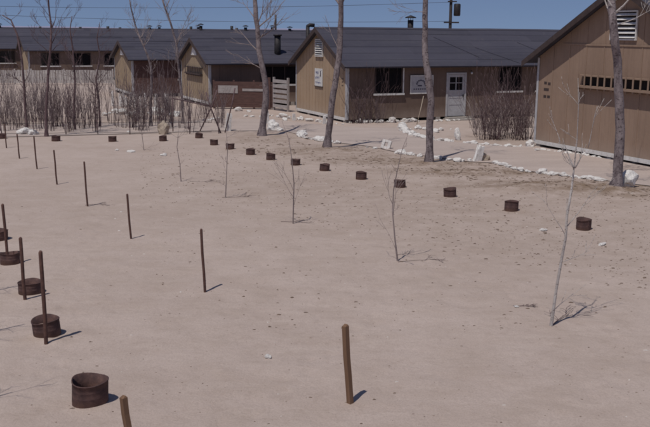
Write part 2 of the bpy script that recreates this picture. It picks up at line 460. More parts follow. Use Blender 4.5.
    while yy < w-.1 and detail:
        p = MB(); p.box(-.01, .3, yy-.12, yy+.12, -.15, floor-.002); p.build('pier', M['concrete'], root); yy += (w-.5)/4
    xx = 1.2
    while xx < L and detail:
        p = MB(); p.box(xx-.12, xx+.12, .0, .25, -.15, floor-.002); p.build('pier', M['concrete'], root); xx += 1.9
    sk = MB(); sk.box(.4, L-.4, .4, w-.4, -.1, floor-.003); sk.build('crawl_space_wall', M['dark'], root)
    fl = MB(); fl.box(T+.01, L-T-.01, T+.01, w-T-.01, floor, floor+.04); fl.build('interior_floor', M['dark'], root)
    if windows or doors:
        pt_ = MB(); pt_.box(T+.01, L-T-.01, 1.6, 1.66, floor+.041, ze-.05); pt_.build('interior_wall', M['dark'], root)
    return root
def window(root, x0, x1, z0, z1, muntins=(1, 1), frame='rake', sill=True):
    f = MB(); t = .06
    f.box(x0+.002, x0+t, -.03, .05, z0+.002, z1-.002); f.box(x1-t, x1-.002, -.03, .05, z0+.002, z1-.002)
    f.box(x0+t+.001, x1-t-.001, -.03, .05, z1-t, z1-.002); f.box(x0+t+.001, x1-t-.001, -.03, .05, z0+.002, z0+t)
    for i in range(muntins[0]):
        x = x0 + (x1-x0)*(i+1)/(muntins[0]+1); f.box(x-.02, x+.02, .0, .045, z0+t+.001, z1-t-.001)
    wo = f.build('window', M[frame], root)
    g = MB(); g.box(x0+t, x1-t, .052, .058, z0+t, z1-t); g.build('pane', M['glass'], wo)
    if sill:
        s = MB(); s.box(x0-.08, x1+.08, -.10, -.031, z0-.055, z0+.03); s.build('sill', M['white'], wo)
    return wo
def louvre(root, y0, y1, z0, z1, n, depth=.10, mat='white', name='louvre_vent'):
    """slatted vent on the gable end"""
    f = MB(); X = -.02 - depth; t = .045
    f.box(X, -.019, y0, y0+t, z0, z1); f.box(X, -.019, y1-t, y1, z0, z1)
    f.box(X, -.019, y0+t+.001, y1-t-.001, z1-t, z1); f.box(X, -.019, y0+t+.001, y1-t-.001, z0, z0+t)
    v = f.build(name, M[mat], root)
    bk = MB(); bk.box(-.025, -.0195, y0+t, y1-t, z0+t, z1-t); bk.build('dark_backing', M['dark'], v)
    s = MB(); h = (z1-z0-2*t)/n
    for i in range(n):
        zc = z0+t+h*(i+.5)
        m = Matrix.Translation((X+depth*.45, 0, zc)) @ Matrix.Rotation(R_(-38), 4, 'Y')
        s.box(-h*.48, h*.48, y0+t+.002, y1-t-.002, -.008, .008, m)
    s.build('slats', M[mat], v)
    return v
def rack(root, y0, y1, z0, z1, step, depth=.16, mat=None):
    """long wall rack: two boards held off the wall by a row of posts"""
    r = MB(); mt = mat or M['brown']
    r.box(-.02-depth, -.0195, y0, y1, z1-.05, z1); r.box(-.02-depth, -.0195, y0, y1, z0, z0+.05)
    r.box(-.045-depth, -.021-depth, y0, y1, z0-.03, z0+.05)
    y = y0+.03
    while y < y1:
        r.box(-.045-depth, -.021-depth, y-.03, y+.03, z0+.051, z1+.03)
        r.box(-.02-depth, -.0195, y-.025, y+.025, z0-.09, z0-.001)
        y += step
    return r.build('wall_rack', mt, root)
def marks(root, mb_mat, rows, x=None, name='lettering'):
    """small dark painted strokes: rows of (y0, y1, z0, z1)"""
    m = MB()
    for (a, b, c, d) in rows: m.box(x-.004, x-.0005, a, b, c, d)
    return m.build(name, mb_mat, root)

ANG = R_(24)
# main barrack -----------------------------------------------------------
c0 = G(346.5, 123); c0.z = 0
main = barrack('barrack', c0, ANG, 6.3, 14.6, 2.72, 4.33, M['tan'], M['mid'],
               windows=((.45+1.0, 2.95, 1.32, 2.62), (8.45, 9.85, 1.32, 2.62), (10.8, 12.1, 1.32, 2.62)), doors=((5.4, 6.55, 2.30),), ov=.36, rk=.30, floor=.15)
tag(main, 'tan gabled barrack with a white square vent and small white sign, in the middle', 'barrack', 'barracks of the camp')
jb = window(main, 1.45, 2.95, 1.32, 2.62); jm = MB(); jm.box(2.955, 3.02, -.04, -.0125, 1.36, 2.6); jm.build('casing', M['white'], jb); window(main, 8.45, 9.85, 1.32, 2.62); window(main, 10.8, 12.1, 1.32, 2.62)
# door
d = MB(); X0, X1, Z1 = 5.4, 6.55, 2.30; ZF = .152
d.box(X0+.002, X0+.09, -.035, .06, ZF, Z1-.002); d.box(X1-.09, X1-.002, -.035, .06, ZF, Z1-.002); d.box(X0+.091, X1-.091, -.035, .06, Z1-.09, Z1-.002)
dr = d.build('door_frame', M['grey'], main)
d = MB(); a, b = X0+.095, X1-.095
d.box(a, a+.11, .0, .04, ZF+.01, Z1-.1); d.box(b-.11, b, .0, .04, ZF+.01, Z1-.1)
for z0, z1 in ((ZF+.01, .42), (.72, .80), (1.06, 1.14), (1.36, 1.44), (Z1-.22, Z1-.1)): d.box(a+.111, b-.111, .0, .04, z0, z1)
d.box(a+.111, b-.111, .012, .03, .421, 1.359)
d.box((a+b)/2-.02, (a+b)/2+.02, .005, .035, 1.441, Z1-.221); d.box(a+.111, (a+b)/2-.021, .005, .035, 1.78, 1.81); d.box((a+b)/2+.021, b-.111, .005, .035, 1.78, 1.81)
door = d.build('door', M['grey'], main)
d = MB(); d.box(a+.111, b-.111, .041, .046, 1.441, Z1-.221); d.build('pane', M['glass'], door)
d = MB(); d.box(b-.09, b-.05, -.05, -.001, 1.10, 1.22); d.build('handle', M['black'], door)
st = MB(); st.box(X0-.15, X1+.15, -.75, -.045, -.1, .06); st.box(X0-.05, X1+.05, -.42, -.045, .0605, .13)
tag(st.build('door_step', M['concrete'], main))
lp = MB(); lp.tube([(6.75, -.02, 2.36), (6.75, -.13, 2.40), (6.75, -.17, 2.32)], .015, 6); l0 = lp.build('wall_lamp', M['black'], main)
lp = MB(); lp.tube([(6.75, -.17, 2.33), (6.75, -.17, 2.29), (6.75, -.17, 2.22)], [.02, .055, .045], 10); lp.build('lamp_shade', M['white'], l0)
# notice board by the door
nb = MB(); nb.box(3.39, 4.59, -.05, -.0125, 1.35, 2.16); no = nb.build('notice_board', M['grey'], main)
nf = MB(); nf.box(3.35, 4.63, -.065, -.051, 1.30, 1.36); nf.box(3.35, 4.63, -.065, -.051, 2.15, 2.20); nf.box(3.35, 3.40, -.065, -.051, 1.361, 2.149); nf.box(4.58, 4.63, -.065, -.051, 1.361, 2.149)
nf.build('frame', M['white'], no)
em = MB()
for k in range(7):
    aa = math.pi*k/6; em.box(3.94+.22*math.cos(aa)-.045, 3.94+.22*math.cos(aa)+.045, -.054, -.0505, 1.78+.17*math.sin(aa)-.03, 1.78+.17*math.sin(aa)+.03)
em.box(3.76, 4.00, -.054, -.0505, 1.66, 1.725); em.box(4.16, 4.25, -.054, -.0505, 1.66, 1.73)
for k in range(8): em.box(3.54+.12*k, 3.54+.12*k+.07, -.054, -.0505, 1.50, 1.56)
for k in range(4): em.box(4.34, 4.50, -.054, -.0505, 1.55+.13*k, 1.60+.13*k)
em.build('emblem', M['ink'], no)
# gable vent, sign, stencil
louvre(main, 2.72, 3.64, 3.0, 3.86, 7, .07)
sg = MB(); sg.box(-.05, -.019, 2.78, 3.72, 1.55, 2.42); so = sg.build('sign_board', M['white'], main)
sg = MB(); sg.box(-.06, -.019, 2.74, 3.76, 1.51, 1.548); sg.build('frame', M['rake'], so)
rows = []
rnd = random.Random(3)
for z, hh, n, y0, y1 in ((2.14, .13, 4, 3.25, 3.60), (1.90, .11, 5, 3.12, 3.62), (1.68, .07, 8, 2.98, 3.62)):
    for k in range(n):
        wdt = (y1-y0)/n; ya = y0+k*wdt
        rows.append((ya+.1*wdt, ya+wdt*.32, z, z+hh)); rows.append((ya+.321*wdt, ya+wdt*.78, z+hh*rnd.choice((0, .42, .75)), z+hh*rnd.choice((.9, 1.0, .95))+.0))
rows = [(p, q_, r0, max(r0+.03, r1)) for p, q_, r0, r1 in rows]
marks(main, M['blueink'], rows, -.0505)
# bird-like flourish at the right of the sign
fl = MB(); fl.tube([(-.053, 3.02, 2.02), (-.053, 2.95, 2.15), (-.053, 2.99, 2.28), (-.053, 2.89, 2.34)], [.02, .035, .03, .008], 5); fl.build('flourish', M['ink'], so)
marks(main, M['rake'], [(.36, .56, 2.02, 2.08), (.38, .54, 1.86, 1.94), (.36, .56, 1.70, 1.76)], -.0045, 'stencil_mark')

def chimney(parent_name, label, pos, r, h, kind='cap', name='stove_pipe', thing=True, group=None):
    b = MB(); b.tube([(0, 0, -.5), (0, 0, h)], r, 12)
    o = b.build(name, M['black'])
    if kind == 'cap':
        c = MB(); c.tube([(0, 0, h+.10), (0, 0, h+.14), (0, 0, h+.24)], [r*1.9, r*1.9, r*.2], 12)
        for k in range(3):
            a = 2.1*k; c.box(math.cos(a)*r*.9-.01, math.cos(a)*r*.9+.01, math.sin(a)*r*.9-.01, math.sin(a)*r*.9+.01, h-.02, h+.12)
        c.build('rain_cap', M['black'], o)
    elif kind == 'band':
        c = MB(); c.tube([(0, 0, h-.02), (0, 0, h+.06)], r*1.35, 12); c.build('collar', M['black'], o)
    o.location = pos
    return o
def local(root, x, y, z):
    return Matrix.Translation(root.location) @ Matrix.Rotation(root.rotation_euler.z, 4, 'Z') @ Vector((x, y, z))
def roof_z(y, w, ze, zr): return ze + (zr-ze)*(1-abs(y-w/2)/(w/2)) + .1
def pipe(root, x, y, w, ze, zr, r, h, kind='cap'):
    o = chimney('', '', (x, y, roof_z(y, w, ze, zr)), r, h, kind); o.parent = root
    return o
pipe(main, 5.15, 3.3, 6.3, 2.72, 4.33, .15, .50, 'cap')
q_ = pipe(main, .35, 5.6, 6.3, 2.72, 4.33, .10, 1.28, 'none')
eb = MB(); eb.tube([(0, 0, 1.2), (0, 0, 1.32), (.10, -.03, 1.38), (.34, -.10, 1.36)], .10, 10); eb.build('elbow', M['black'], q_)

# big hall at the right ----------------------------------------------------
g0 = G(534, 145.5); W2 = 9.0
cr = Vector((g0.x + W2*math.sin(ANG), g0.y - W2*math.cos(ANG), 0))
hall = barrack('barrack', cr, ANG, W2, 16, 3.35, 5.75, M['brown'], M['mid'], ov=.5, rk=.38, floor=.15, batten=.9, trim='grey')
tag(hall, 'large brown barrack end with a long rack on its wall, at the right edge', 'barrack', 'barracks of the camp')
HALL_V = louvre(hall, W2/2-.62, W2/2+.62, 4.02, 4.98, 6, .06)
bm_ = MB(); bm_.box(-.03, -.0195, .15, W2-1.4, 3.82, 3.88); bm_.build('belt_board', M['brown'], hall)
rk_ = rack(hall, -.0+.6, W2/2+1.95, 2.40, 2.82, .34, .19)
bk_ = MB(); bk_.box(-.026, -.0192, .68, W2/2+1.9, 2.455, 2.765); bk_.build('dark_backing', M['dark'], rk_)  # dark panel added to paint the shade between the rack posts
marks(hall, M['rake'], [(W2-.42-.22*k-.16, W2-.42-.22*k, z, z+.10) for k, z in ((0, 2.36), (1, 2.34), (0, 2.12), (.6, 2.12), (0, 1.86), (1, 1.86))], -.0045, 'stencil_mark')

# the two smaller barracks on the left -------------------------------------
c2 = G(210, 107.5); c2.z = 0
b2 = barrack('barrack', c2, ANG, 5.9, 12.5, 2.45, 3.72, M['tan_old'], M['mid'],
             windows=((3.0, 6.0, 1.2, 2.3), (7.4, 9.0, 1.2, 2.3)), ov=.28, rk=.28)
tag(b2, 'tan barrack with a dark pipe on its roof, just left of the middle barrack', 'barrack', 'barracks of the camp')
window(b2, 3.0, 6.0, 1.2, 2.3, (3, 0)); window(b2, 7.4, 9.0, 1.2, 2.3)
v = MB(); v.v += [(-.06, 2.35, 2.82), (-.06, 3.55, 2.82), (-.06, 2.95, 3.5), (-.019, 2.35, 2.82), (-.019, 3.55, 2.82), (-.019, 2.95, 3.5)]
v.f += [(0, 2, 1), (3, 4, 5), (0, 1, 4, 3), (1, 2, 5, 4), (2, 0, 3, 5)]; v.sm += [False]*5
gv = v.build('gable_vent', M['white'], b2)
rack(b2, 1.3, 4.6, 1.75, 2.15, .5, .14, M['rake'])
pipe(b2, 4.4, .9, 5.9, 2.45, 3.72, .19, 1.05, 'band')
c1 = G(133, 97.5); c1.z = 0
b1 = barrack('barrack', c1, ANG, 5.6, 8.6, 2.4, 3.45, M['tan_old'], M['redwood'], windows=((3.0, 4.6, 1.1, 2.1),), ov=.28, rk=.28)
tag(b1, 'small tan gabled barrack with a triangular white vent, beside the end of the whitewashed fence', 'barrack', 'barracks of the camp')
window(b1, 3.0, 4.6, 1.1, 2.1, (1, 0))
v2 = bpy.data.objects.new('gable_vent', gv.data); col.objects.link(v2); v2.parent = b1; v2.location = (0, -.15, -.22)
# far rows -------------------------------------------------------------------
far = [  # px, D, length, label
    (28.5, 76, 9.0, 3.55, 'dim low barrack with dark open windows behind the left end of the whitewashed fence', 1),
    (-14, 82, 6.0, 3.5, 'dim barrack cut off by the left edge behind the whitewashed fence', 1),
    (84, 88, 7.0, 3.45, 'dim barrack whose gable end stands just left of the small tan barrack', 1),
    (-60, 104, 38.0, 4.32, 'long dark-roofed far barrack along the horizon at the left', 0),
    (92, 100, 26.0, 4.30, 'long dark-roofed far barrack showing above the small tan barrack', 0),
    (186, 92, 26.0, 4.22, 'long dark-roofed far barrack showing beside the leaning tree and pipe', 0)]
for px, D, L, zr, lab, det in far:
    p = P(px, 60, D); p.z = 0
    win = [(x, x+1.5, 1.2, 2.3) for x in np.arange(1.0, L-2, 2.6)] if det else []
    bb = barrack('barrack', p, ANG if det else R_(7), 6, L, 2.5 if det else 2.75, zr, M['tan_old'], M['mid'], windows=[tuple(map(float, w_)) for w_ in win], detail=False, skirt=False)
    for w_ in win: window(bb, *map(float, w_), muntins=(1, 0))
    tag(bb, lab, 'barrack', 'barracks of the camp')
    if not det:
        for k in range(int(L/4.6)):
            pipe(bb, 1.5+4.6*k, 3.0, 6, 2.75, zr, .16, random.uniform(.12, .42), random.choice(('cap', 'none', 'none')))
pp = pipe(bb, 22, 3.0, 6, 2.75, 4.2, .05, .1, 'none')

# ------------------------------------------------------------------ fences, boards
def board_fence(name, a, b, z0, z1, nrails, mat, label, cat, vertical=False, gap=.1, posts=5, rnd=None, postmat=None, uneven=0):
    rnd = rnd or random.Random(5)
    a = Vector(a); b = Vector(b); a.z = b.z = 0; d = b-a; L = d.length
    root = empty(name, a, math.atan2(d.y, d.x)); tag(root, label, cat)
    pm = postmat or mat
    for k in range(posts):
        x = L*k/(posts-1); p = MB(); p.box(x-.05, x+.05, .021, .12, -.1, z1+.04+rnd.uniform(-.03, .06)); p.build('post', pm, root)
    s = MB()
    if vertical:
        x = 0
        while x < L-.05:
            w = rnd.uniform(.12, .2); s.box(x, min(L, x+w), -.012, .012, z0+rnd.uniform(-uneven, uneven)*.3, z1+rnd.uniform(-uneven, uneven)); x += w+gap*rnd.uniform(.3, 1.5)
    else:
        h = (z1-z0)/nrails
        for k in range(nrails): s.box(0, L, -.014, .014, z0+h*k+gap*h*.5, z0+h*(k+1)-gap*h*.5)
    s.build('boards', mat, root)
    return root
f_w = board_fence('whitewashed_fence', G(-18, 84.5), G(113, 84.5), .12, 1.12, 1, M['oldwhite'], 'long whitewashed board fence at the left, in front of the far barracks', 'fence', True, .03, 9, uneven=.03)
# reddish board wall in front of the second barrack
fr = board_fence('board_wall', G(214, 108.5), G(274, 109.5), .08, 1.5, 8, M['redwood'], 'reddish brown board wall with two pale panels, left of the pale slatted fence', 'fence', False, .04, 4)
L_ = (G(274, 109.5)-G(214, 108.5)).length
pn = MB(); pn.box(.25, 1.35, -.035, -.016, .86, 1.28, ); pn.build('pale_panel', M['palewood'], fr)
pn = MB(); pn.box(1.6, 2.9, -.035, -.016, .98, 1.12); pn.build('pale_panel', M['palewood'], fr)
pn = MB(); pn.box(L_-.5, L_-.18, -.07, -.016, -.05, 1.75); pn.build('dark_post_board', M['redwood'], fr)
fs = board_fence('slatted_fence', G(273, 110), G(287, 112), .12, 1.72, 6, M['palewood'], 'short pale slatted fence against the left corner of the middle barrack', 'fence', False, .35, 2)
fp = board_fence('low_board_fence', G(112, 106), G(167, 109), .05, .72, 1, M['lime'], 'low broken whitewashed picket fence behind the thicket, right of the long white fence', 'fence', True, .35, 6, uneven=.16)

# low wire fence along the road's near side: posts and two strands
wf = empty('wire_fence', GH(2, 136)); tag(wf, 'low wire fence with thin dark posts running along the edge of the thicket', 'fence')
o0 = Vector(wf.location); base_pts = [GH(px, 135.6 - px*.009) for px in (2, 34, 66, 98, 130, 160, 190, 219)]
for p in base_pts:
    m = MB(); q0 = p - o0; lean = Vector((random.uniform(-.06, .06), 0, .62))
    m.tube([q0 - Vector((0, 0, .1)), q0 + lean], .02, 6); m.build('post', M['twig'], wf)
for hh in (.10, .50):
    m = MB(); pts = []
    for a, b in zip(base_pts, base_pts[1:]):
        for k in range(4):
            tt = k/4; p = a.lerp(b, tt) - o0; pts.append(p + Vector((0, -.02, hh - .02*math.sin(math.pi*tt))))
    m.tube(pts, .008, 5); m.build('wire', M['black'], wf)
# frame of poles leaning beside the second barrack
a1 = GH(221, 133); rt = empty('pole_frame', a1); tag(rt, 'frame of dark leaning poles with a crossbar, at the right end of the thicket', 'pole frame')
D_ = a1.y
def rel(px, py, D, o): return P(px, py, D) - o
for name, pts, r in (('pole', [(221, 133.5), (210, 106), (206, 92)], .03), ('pole', [(225, 132.5), (232, 104), (235, 88)], .03),
                     ('pole', [(200, 131), (212, 106), (217, 90)], .028), ('crossbar', [(172, 98), (192, 102.5), (213, 106.5)], .025)):
    m = MB(); m.tube([rel(x, y, D_+.05*i, a1) for i, (x, y) in enumerate(pts)], r, 6); m.build(name, M['twig'], rt)
m = MB(); m.tube([rel(172.5, 97, D_, a1), rel(173, 131.5, D_, a1)], .025, 6); m.build('pole', M['twig'], rt)

# ------------------------------------------------------------------ stones
def rock_mesh(name, seed, mat, flat=.7, rough=.34):
    bm = bmesh.new(); bmesh.ops.create_icosphere(bm, subdivisions=3, radius=.5)
    for v in bm.verts:
        n = mnoise.noise(v.co*2.1 + Vector((seed*7.1, seed*3.3, seed)))
        n2 = mnoise.noise(v.co*4.4 + Vector((seed*2.1, seed, 9))) + .5*mnoise.cell(v.co*4 + Vector((seed, 0, 0)))
        v.co *= 1 + rough*n*1.6 + rough*.5*n2
        v.co.z *= flat
        v.co.x = max(-.46, min(.44, v.co.x)); v.co.y = max(-.42, min(.45, v.co.y))
    me = bpy.data.meshes.new(name)
    bm.to_mesh(me); bm.free(); me.materials.append(mat)
    return me
ROCKS = [rock_mesh('whitewashed_stone', k, M['lime'], .65+.1*(k % 3)) for k in range(7)]
TAN = [rock_mesh('sandstone_rock', k+20, M['tanstone'], .8) for k in range(2)]
rs = random.Random(11)
def stone(px, py, s, label, group=None, mesh=None, hz=1.0, name='whitewashed_stone', sink=.25):
    p = GH(px, py); me = mesh or rs.choice(ROCKS)
    o = bpy.data.objects.new(name, me); col.objects.link(o)
    o.location = (p.x, p.y, p.z + s*hz*(.35-sink*.5)); o.rotation_euler = (rs.uniform(-.15, .15), rs.uniform(-.15, .15), rs.uniform(0, 6.3))
    o.scale = (s*rs.uniform(.85, 1.25), s*rs.uniform(.75, 1.1), s*hz)
    tag(o, label, 'stone', group); return o
def row(pts, step_m, size, label, group, jit=.06, hz=.9, gapp=.0):
    W = [G(*p) for p in pts]; acc = 0
    for a, b in zip(W, W[1:]):
        L = (b-a).length; n = max(1, int(round(L/step_m)))
        for k in range(n):
            if rs.random() < gapp: continue
            p = a.lerp(b, (k+rs.random()*.5)/n)
            u, v_ = proj((p.x + rs.uniform(-jit, jit), p.y + rs.uniform(-jit, jit), 0))
            stone(u, v_, size*1.12*rs.choice((.5, .7, .9, 1.1, 1.45))*rs.uniform(.85, 1.15), label, group, hz=hz*rs.uniform(.6, 1.15))
row([(299, 135), (304, 138), (325, 141.5), (342, 144)], .22, .25, 'whitewashed stone in the road edging between the bowed trunk and the gable trunk', 'stones edging the road near side', hz=.7)
row([(366, 147), (380, 150)], .5, .20, 'whitewashed stone in the road edging just left of the slotted white block', 'stones edging the road near side', hz=.6)
row([(396, 153), (414, 155.5), (424, 157)], .15, .24, 'whitewashed stone in the road edging just right of the slotted white block', 'stones edging the road near side', hz=.7)
row([(436, 158.5), (456, 161.5), (472, 161.5)], .20, .20, 'whitewashed stone in the road edging left of the upright white slab', 'stones edging the road near side', hz=.7, gapp=.2)
row([(497, 163.5), (507, 166), (521, 171.5), (543, 173.5), (576, 177.5), (608, 181.5)], .13, .20, 'whitewashed stone in the long road edging left of the rightmost trunk', 'stones edging the road near side', hz=.6)
row([(349, 123), (380, 122.5), (422, 121.5)], .26, .27, 'whitewashed upright stone at the foot of the wall left of the door', 'stones along the barrack wall', hz=1.0)
row([(426, 121.5), (446, 121), (472, 120)], .36, .22, 'whitewashed stone at the foot of the door step', 'stones along the barrack wall', hz=.7)
row([(402, 125), (404, 130), (408, 134), (434, 140.5), (456, 142)], .16, .24, 'whitewashed stone in the curved bed edging left of the shrub thicket', 'stones round the planting bed', hz=.7)
row([(462, 142.5), (478, 144.5), (503, 146.3), (525, 147)], .15, .24, 'whitewashed stone in the bed edging in front of the dense shrub', 'stones round the planting bed', hz=.7)
row([(408, 130), (420, 128.5), (434, 131.5), (448, 129), (462, 131)], .45, .22, 'small whitewashed stone inside the bed before the door', 'stones inside the planting bed', gapp=.25)
row([(534, 149), (555, 151.5), (590, 156.5), (620, 160.5), (645, 164.5)], .2, .18, 'whitewashed stone below the base board of the large brown barrack', 'stones below the large barrack', jit=.1, hz=.6)
row([(205, 121.5), (225, 117), (243, 116.5), (258, 117), (273, 116), (287, 118), (310, 121), (343, 125)], .32, .24, 'whitewashed stone in the row before the left corner of the middle barrack', 'stones by the barrack corner', jit=.12, hz=.7, gapp=.2)
row([(98, 118), (118, 113), (134, 116), (150, 112), (168, 117), (185, 113)], .75, .38, 'whitewashed stone lying among the stems of the thicket', 'stones within the thicket', jit=.5, hz=.9, gapp=.1)
row([(92, 134), (100, 133), (150, 133), (200, 130)], 1.3, .20, 'small whitewashed stone on the bare strip beside the wire fence', 'stones beside the wire fence', jit=.2, gapp=.3)
for px, py, s, hz, lab in ((24, 134, .50, .8, 'large whitewashed stone at the far left edge of the thicket'), (33, 135, .42, .8, 'rounded whitewashed stone right of the large one at the far left'),
                           (238.5, 111, .40, .9, 'whitewashed rock in front of the red board wall'), (249, 112, .28, .6, 'low flat white rock below the pale panel of the board wall'),
                           (457.5, 140, .34, 1.9, 'tall upright whitewashed stone in the bed before the door'), (436, 132.5, .30, 1.0, 'round whitewashed stone in the middle of the bed'),
                           (530, 147, .42, 1.0, 'whitewashed block at the foot of the large barrack corner'), (535, 117, .2, .8, 'small white stone at the wall corner behind the dense shrub'),
                           (626.5, 188, .62, 1.35, 'big whitewashed rock right behind the rightmost trunk'), (285, 121, .30, .9, 'whitewashed stone under the left corner of the middle barrack'),
                           (302, 134.5, .36, 1.0, 'pointed whitewashed stone at the bend of the road edging'), (646, 160, .34, 1.0, 'white stone at the base board near the right edge'),
                           (117, 150.5, .17, .5, 'small white stone on the sand, leftmost of three below the thicket'), (131, 152, .24, .5, 'flat white stone on the sand, middle of three below the thicket'),
                           (163.5, 155.5, .22, .5, 'flat white stone on the sand, rightmost of three below the thicket'),
                           (543, 230.5, .13, .6, 'tiny white stone on the sand between the two right cans'), (602, 245, .17, .35, 'flat white chip on the sand below the rightmost can'),
                           (516, 307, .09, .4, 'tiny pale chip left of the tall pale sapling'), (537, 151, .22, .7, 'low white stone before the base board corner')):
    stone(px, py, s, lab, hz=hz)
# hollow white rock beside trunk, tall white stones, tan rocks
big = stone(273.5, 130, .58, 'big hollow whitewashed rock to the right of the leftmost thick trunk', mesh=rock_mesh('big_rock', 33, M['lime'], .95, .35), hz=1.0, name='whitewashed_rock')
stone(280, 131, .3, 'small white rock leaning on the big hollow one', hz=.8)
def slab(px, py, w, h, d, lean, label, mat='lime', name='stone_slab'):
    p = GH(px, py); bm = bmesh.new(); bmesh.ops.create_cube(bm, size=1); bmesh.ops.subdivide_edges(bm, edges=bm.edges[:], cuts=3, use_grid_fill=True)
    sd = px*.37
    for v in bm.verts:
        n = mnoise.noise(v.co*3 + Vector((sd, 0, 0)))
        tp = 1 - .35*(v.co.z+.5)
        v.co = Vector((v.co.x*w*tp*(1+.25*n), v.co.y*d*(1+.2*n), (v.co.z+.45)*h*(1+.08*n)))
    me = bpy.data.meshes.new(name); bm.to_mesh(me); bm.free(); me.materials.append(M[mat])
    o = bpy.data.objects.new(name, me); col.objects.link(o); o.location = p; o.rotation_euler = (0, lean, .3)
    return tag(o, label, 'stone')
slab(228, 131, .26, .80, .18, .08, 'tall whitewashed slab standing at the foot of the leaning poles')
slab(267.5, 124, .16, .62, .14, .0, 'narrow white slab right behind the leftmost thick trunk')
slab(477, 161.5, .28, .56, .14, .25, 'leaning whitewashed slab on the road edge beside a tan rock')
slab(324.5, 124, .16, .42, .14, .0, 'short white post stone under the middle barrack beside the second trunk')
slab(294, 120.5, .16, .35, .14, .0, 'short white post stone under the left part of the middle barrack gable')
o = stone(483, 160.5, .50, 'tan sandstone rock beside the leaning white slab', mesh=TAN[0], name='sandstone_rock', hz=.9)
o = stone(163.5, 134, .42, 'tall tan sandstone rock at the near side of the thicket', mesh=TAN[1], name='sandstone_rock', hz=1.75, sink=.1)
stone(268, 357.5, .09, 'lone pale broken stone on the open sand in the foreground', mesh=ROCKS[2], hz=.8)
# slotted block
p = GH(385, 149); b = MB()
for x0, x1, z0, z1 in ((-.17, -.06, 0, .34), (.06, .17, 0, .34), (-.0595, .0595, 0, .10), (-.0595, .0595, .25, .34)): b.box(x0, x1, -.09, .09, z0, z1)
o = b.build('slotted_block', M['lime']); o.location = p; o.rotation_euler = (R_(-12), R_(14), R_(-15)); tag(o, 'white block with a dark slot standing on the road edge', 'block')
bv = o.modifiers.new('bev', 'BEVEL'); bv.width = .012; bv.segments = 2

# ------------------------------------------------------------------ rusty cans
def can(px, py, r, h, label, seed):
    """px, py: centre of the can's foot; open ring of rusty sheet filled with sand"""
    rr = random.Random(seed); p = GH(px, py); n = 36; m = MB()
    pinch = .022 if seed == 1 else .012
    def rad(a, z): return r*(1 + pinch*math.cos(3*a-.2) + .03*math.sin(2*a+seed) + .02*math.sin(3*a+2.1*seed) + .012*math.sin(5*a)*z/h)
    prof_o = [(-.06, 0), (.012, 0), (h*.08, .002), (h*.36, 0), (h*.38, .0012), (h*.40, 0), (h*.64, 0), (h*.66, .0012), (h*.68, 0), (h-.012, 0), (h-.010, .006), (h, .006)]
    prof = prof_o + [(h, -.006), (h*.3, -.006)]
    for z, dr in prof:
        for j in range(n):
            a = 2*math.pi*j/n; R0 = rad(a, z)+dr
            dz = .012*math.sin(a*2+seed*1.7)*(z/h) if z > 0 else 0
            m.v.append((R0*math.cos(a), R0*math.sin(a), z+dz))
    for k in range(len(prof)-1):
        for j in range(n):
            a = k*n+j; b_ = k*n+(j+1) % n; m.f.append((a, b_, b_+n, a+n)); m.sm.append(True)
    # vertical seam
    sa = rr.uniform(0, 6.3); m.box(r*.97, r*1.04, -.012, .012, -.02, h*.98, Matrix.Rotation(sa, 4, 'Z'))
    o = m.build('rusty_can', M['rust']); o.location = p; o.rotation_euler = (rr.uniform(-.09, .09), rr.uniform(-.09, .09), 0)
    s = MB(); fl_ = .22 if seed == 1 else .52; s.v.append((0, 0, h*fl_)); 
    for k, f_ in enumerate((.5, .97)):
        for j in range(n):
            a = 2*math.pi*j/n; s.v.append((rad(a, h*.5)*f_*math.cos(a), rad(a, h*.5)*f_*math.sin(a), h*(fl_ - .02 - .06*k + .03*math.sin(a*2+seed))))
    for j in range(n):
        s.f.append((0, 1+j, 1+(j+1) % n)); s.sm.append(True)
        s.f.append((1+j, 1+n+j, 1+n+(j+1) % n, 1+(j+1) % n)); s.sm.append(True)
    s.build('sand_fill', M['sand'], o)
    tag(o, label, 'can', 'rusty cans set in the sand')
    return o
cans = [(90, 404.5, .195, .275, 'large rusty can nearest the camera, set alone in the bottom left corner'),
        (47.5, 335.5, .185, .21, 'rusty can holding a tall stake before it, second from the bottom left'),
        (30, 293.5, .185, .19, 'rusty can with a stake before it, third up from the bottom left'),
        (10, 263, .18, .19, 'rusty can with a stake through it at the left edge'),
        (-1, 239, .18, .20, 'rusty can half cut off by the left edge'),
        (583.5, 229, .165, .235, 'rusty can farthest right, below the rightmost trunk'),
        (511, 210.5, .165, .235, 'rusty can second from the right in the far row'),
        (450, 196.5, .16, .22, 'rusty can third from the right in the far row'),
        (400, 187, .155, .20, 'rusty can behind the thin sapling, fourth from the right in the far row'),
        (361, 179, .16, .21, 'rusty can fifth from the right in the far row'),
        (324.5, 170.5, .155, .20, 'rusty can just below the second trunk'),
        (295.5, 165, .15, .19, 'rusty can beside the top of the thin middle sapling'),
        (270.6, 159.5, .15, .20, 'rusty can right of the leftmost thick trunk, on the sand'),
        (250.5, 154.5, .15, .20, 'rusty can below the leftmost thick trunk'),
        (230, 149, .15, .20, 'rusty can below the white slab and leaning poles'),
        (214, 145, .15, .20, 'rusty can below the leaning pole frame'),
        (199, 138, .15, .19, 'rusty can close to the wire fence end'),
        (163, 141, .15, .20, 'rusty can in front of the tall tan sandstone rock'),
        (112.5, 141.5, .15, .20, 'rusty can before the middle of the thicket'),
        (56, 141, .16, .20, 'rusty can right of the stout trunk at the left of the thicket'),
        (2, 138.5, .16, .18, 'rusty can at the left edge by the wire fence')]
for k, (px, py, r, h, lab) in enumerate(cans): can(px, py, r, h, lab, k+1)

